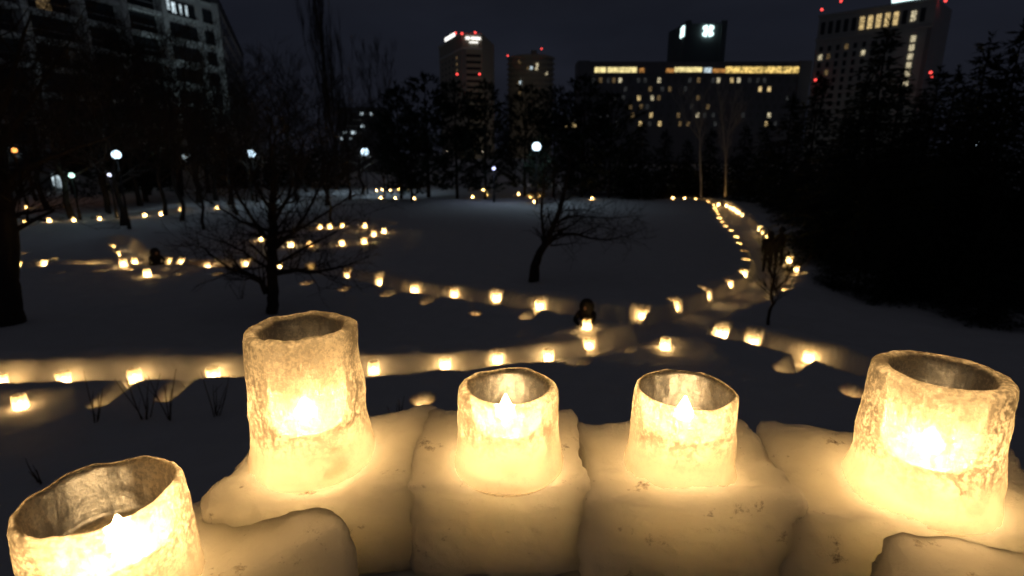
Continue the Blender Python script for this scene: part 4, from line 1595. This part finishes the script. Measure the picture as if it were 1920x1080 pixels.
for hnd, sx in ((8, 1), (12, -1)):
    for q in range(5):
        b0 = len(JS)
        bx = JS[hnd][0]
        ln = (.05, .06, .063, .055, .045)[q]
        JS.append(((bx[0], bx[1] + (q - 2) * .014, bx[2] - ln * .55), .009))
        JS.append(((bx[0] - sx * .012, bx[1] + (q - 2) * .014, bx[2] - ln), .008))
        ES += [(hnd, b0), (b0, b0 + 1)]
pp = at(1436, 512, FLOOR)
person('person', 'person in dark winter clothes standing on the receding path, left one of two', JS, ES, 0,
       (pp[0], pp[1], FLOOR + .02), R(160), (0, -.02, 1.62), .14)
pp = at(1457, 500, FLOOR)
person('person', 'person in dark winter clothes standing on the receding path, right one of two', JS, ES, 0,
       (pp[0], pp[1], FLOOR + .02), R(195), (0, -.02, 1.62), .14)
pp = at(1100, 613, .13)
person('person', 'person in a dark hooded coat crouching behind the bank end, lighting a lantern', J, Ed, 0,
       (pp[0] + .12, pp[1] + .55, FLOOR + .16), R(-28), (0, -.22, .84), .20)
pp = at(292, 506, -.3)
person('person', 'dark crouching person with a small white light at the left path junction', J, Ed, 0,
       (pp[0], pp[1], FLOOR + .05), R(60), (0, -.22, .84), .19)
q = at(297, 483, .25)
b = MB()
b.box((0, 0, 0), (.075, .012, .15), .3)
o = b.build('phone', emit('phone_screen', (.85, .92, 1), 3), None, tuple(q * .985 + np.array((0, 0, .06))))
tag(o, 'small lit phone held up beside the crouching person at left', 'phone')

# ------------------------------------------------------------------ wall of snow blocks
def snow_block_mesh(sx, sy, sz, seed, rad=.035, amp=.010):
    bm = bmesh.new()
    bmesh.ops.create_cube(bm, size=2.0)
    bmesh.ops.subdivide_edges(bm, edges=bm.edges, cuts=38, use_grid_fill=True)
    half = Vector((sx / 2, sy / 2, sz / 2))
    off = Vector((seed * 3.1, seed * 1.7, seed * .9))
    for v in bm.verts:
        # spread verts towards the edges so the rounding is smooth
        q = Vector([math.copysign(abs(c) ** .8, c) * h for c, h in zip(v.co, half)])
        inner = Vector([max(-(h - rad), min(h - rad, c)) for c, h in zip(q, half)])
        d = q - inner
        n = d.normalized() if d.length > 1e-6 else Vector((0, 0, 1))
        if d.length > 1e-6:
            q = inner + n * rad
        q = q + n * (amp * 1.9 * mnoise.noise(q * 6 + off) + amp * .7 * mnoise.noise(q * 17 + off) + amp * .42 * mnoise.noise(q * 48 + off) + amp * .2 * mnoise.noise(q * 110 + off))
        v.co = q
    me = bpy.data.meshes.new('snow_block')
    bm.to_mesh(me)
    bm.free()
    me.polygons.foreach_set('use_smooth', [True] * len(me.polygons))
    me.materials.append(M_block)
    return me

wall = thing('snow_wall', 'curved parapet of pale snow blocks carrying the five big lanterns', 'wall', (0, 1.05, H - 1.1))
wl = np.array(wall.location)
def block(cx, cy_, drop, sx, sy, sz, rz, seed, rad=.035, amp=.010, tilt=0.0, label=None):
    o = link('snow_block', snow_block_mesh(sx, sy, sz, seed, rad, amp), wall, tuple(np.array((cx, cy_, H - drop - sz / 2)) - wl))
    o.rotation_euler = (0, R(tilt), R(rz))
    if label: o['label'] = label
    return o

block(-.70, .70, .745, .44, .40, .21, 48, 1, .04, .012, 0)
block(-.562, .885, .708, .42, .34, .26, 39, 2, .045, .008, -5, 'rounded low snow block between the two left lanterns')
block(-.398, 1.09, .662, .46, .33, .212, 5, 3, .024, .014, -4)
block(-.025, 1.085, .636, .375, .32, .232, 0, 4, .022, .011, 0)
block(.370, 1.07, .664, .435, .33, .21, -1, 5, .022, .013, 1)
block(.86, 1.02, .672, .56, .38, .23, -13, 6, .022, .013, 1)
block(.965, .755, .700, .55, .34, .24, -10, 7, .035, .006, 2, 'low snow block nearest the camera at the lower right')
block(1.30, .86, .69, .34, .44, .22, -22, 12, .045, .014, 2)
block(1.17, .42, .738, .46, .40, .22, -60, 13)
block(-.97, .27, .778, .46, .40, .22, 65, 14)
for k, (cx, w_) in enumerate(((-.62, .37), (-.24, .41), (.17, .41), (.58, .41), (.99, .41))):
    block(cx, 1.062, .868, w_, .33, .21, (0, 1, -1, 1, -12)[k], 20 + k, .03, .013)
block(-.72, .72, .955, .46, .42, .2, 48, 31)
block(1.05, .78, .955, .52, .42, .2, -22, 32)

# ------------------------------------------------------------------ the five big lanterns, plus two added to light the block fronts
def big_lantern(seed, P, h, rt, rb, rin, floor, flame_off, label, rim_amp=.003, light=None, flame_h=.054, flame_r=.0185):
    zb = P[2] - h
    root = thing('large_ice_lantern', label, 'ice lantern', (P[0], P[1], H + zb), 'large ice lanterns on the snow wall')
    off = Vector((seed * 5.3, seed * 2.9, seed * 7.1))
    prof = []
    e = .012
    outer = [(rb * .6, -.012), (rb * .97, -.012), (rb + .006, .0)]
    for k in range(1, 22):
        t = k / 22
        outer.append((rb + (rt - rb) * t ** .9 + .006 * max(0, 1 - t * 9), .004 + (h - e - .004) * t))
    prof = outer
    wt = rt - rin
    for k in range(0, 9):                       # rounded rim
        a = math.pi * k / 8
        prof.append((rt - wt / 2 + wt / 2 * math.cos(a), h - e + e * math.sin(a)))
    rfl = rin * .90
    for k in range(1, 14):
        t = k / 14
        prof.append((rin + (rfl - rin) * t, h - e - (h - e - floor) * t * .97))
    prof += [(rfl * .92, floor + .004), (rfl * .6, floor), (.01, floor)]
    def wob(x, y, z, a, i):
        p = Vector((x, y, z))
        d = .0045 * mnoise.noise(p * 14 + off) + .0022 * mnoise.noise(p * 42 + off) + .0009 * mnoise.noise(p * 130 + off)
        r = math.hypot(x, y) + 1e-6
        zz = z
        if z > h - e * 1.6:
            zz += rim_amp * (mnoise.noise(Vector((x, y, 0)) * 22 + off) + .5 * mnoise.noise(Vector((x, y, 0)) * 70 + off))
        if z < .002:
            d = 0
        return x * (1 + d / r), y * (1 + d / r), zz + d * .3 * (z > .01)
    mb = MB()
    mb.lathe(prof, 110, (0, 0, 0), wob, True)
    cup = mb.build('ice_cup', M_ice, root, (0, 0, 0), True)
    cup.data.materials.append(M_icein)
    cup.data.materials.append(M_rim)
    nr = len(outer) + 6
    r0 = len(outer) - 1
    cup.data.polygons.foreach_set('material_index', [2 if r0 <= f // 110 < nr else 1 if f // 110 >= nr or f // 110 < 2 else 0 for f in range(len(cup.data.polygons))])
    fx, fy = flame_off
    cd = MB()
    cd.lathe([(.003, floor + .001), (.009, floor + .002), (.010, floor + .004), (.010, floor + .010), (.003, floor + .009)], 20, (fx, fy, 0))
    candle = cd.build('candle', M_wax, root, (0, 0, 0), True)
    wk = MB()
    wk.tube([(fx, fy, floor + .012), (fx + .001, fy, floor + .02)], .0012, 6)
    wk.build('wick', M_wick, candle, (0, 0, 0))
    fl = MB()
    z0 = floor + .020
    fl.lathe([(.002, z0), (flame_r * .7, z0 + flame_h * .1), (flame_r, z0 + flame_h * .27), (flame_r * .8, z0 + flame_h * .5),
              (flame_r * .45, z0 + flame_h * .75), (.002, z0 + flame_h)], 12, (fx, fy, 0))
    fl.build('flame', M_flame, candle, (0, 0, 0), True)
    link('candle_light', light or L_big, candle, (fx, fy, z0 + flame_h * .4))
    return root

L_fill = candle_light('candle_light', (1.0, 0.60, 0.23), 36, .017)  # stronger light for the two added lanterns filling the block fronts
big_lantern(1, (-.664, .752, -.534), .215, .1125, .126, .097, .115, (.035, -.02), 'low ice lantern with a tilted jagged rim at the lower left corner', .004)
big_lantern(2, (-.446, 1.072, -.356), .310, .1125, .128, .084, .085, (.0, -.02), 'tallest ice lantern, with a notched rim, left of the two small ones', .006)
big_lantern(3, (-.008, 1.008, -.463), .175, .1, .110, .0755, .085, (-.005, -.01), 'small ice lantern near the middle of the wall, left of its twin', .002)
big_lantern(4, (.367, 1.04, -.485), .185, .105, .113, .091, .095, (.0, -.005), 'thin-rimmed small ice lantern with a visible flame, right of its twin', .0025)
L5 = big_lantern(5, (.834, .963, -.41), .265, .1125, .130, .082, .08, (-.01, -.02), 'thick-walled smooth ice lantern standing at the far right of the wall', .002)
big_lantern(6, (1.19, .44, -.52), .22, .1125, .126, .092, .09, (.0, -.01), 'unseen ice lantern added to light the block fronts, beyond the thick-walled right-hand one', .003, L_fill)  # this and the next stand out of view, added as fill light
big_lantern(7, (-.98, .26, -.56), .22, .1125, .126, .092, .09, (.0, -.01), 'unseen ice lantern added to light the block fronts, beyond the jagged low left one', .003, L_fill)
# frozen twigs in the thick wall of the right-hand one
b = MB()
for k, a in enumerate((-.5, -.2, .12, .4, .7)):
    b.tube([(0.0, -.098, .055), (math.sin(a) * .025, -.096, .075), (math.sin(a) * .06, -.092, .075 + .05 * math.cos(a))], [.0016, .0013, .0006], 5)
b.build('frozen_twig', M_twig, L5)
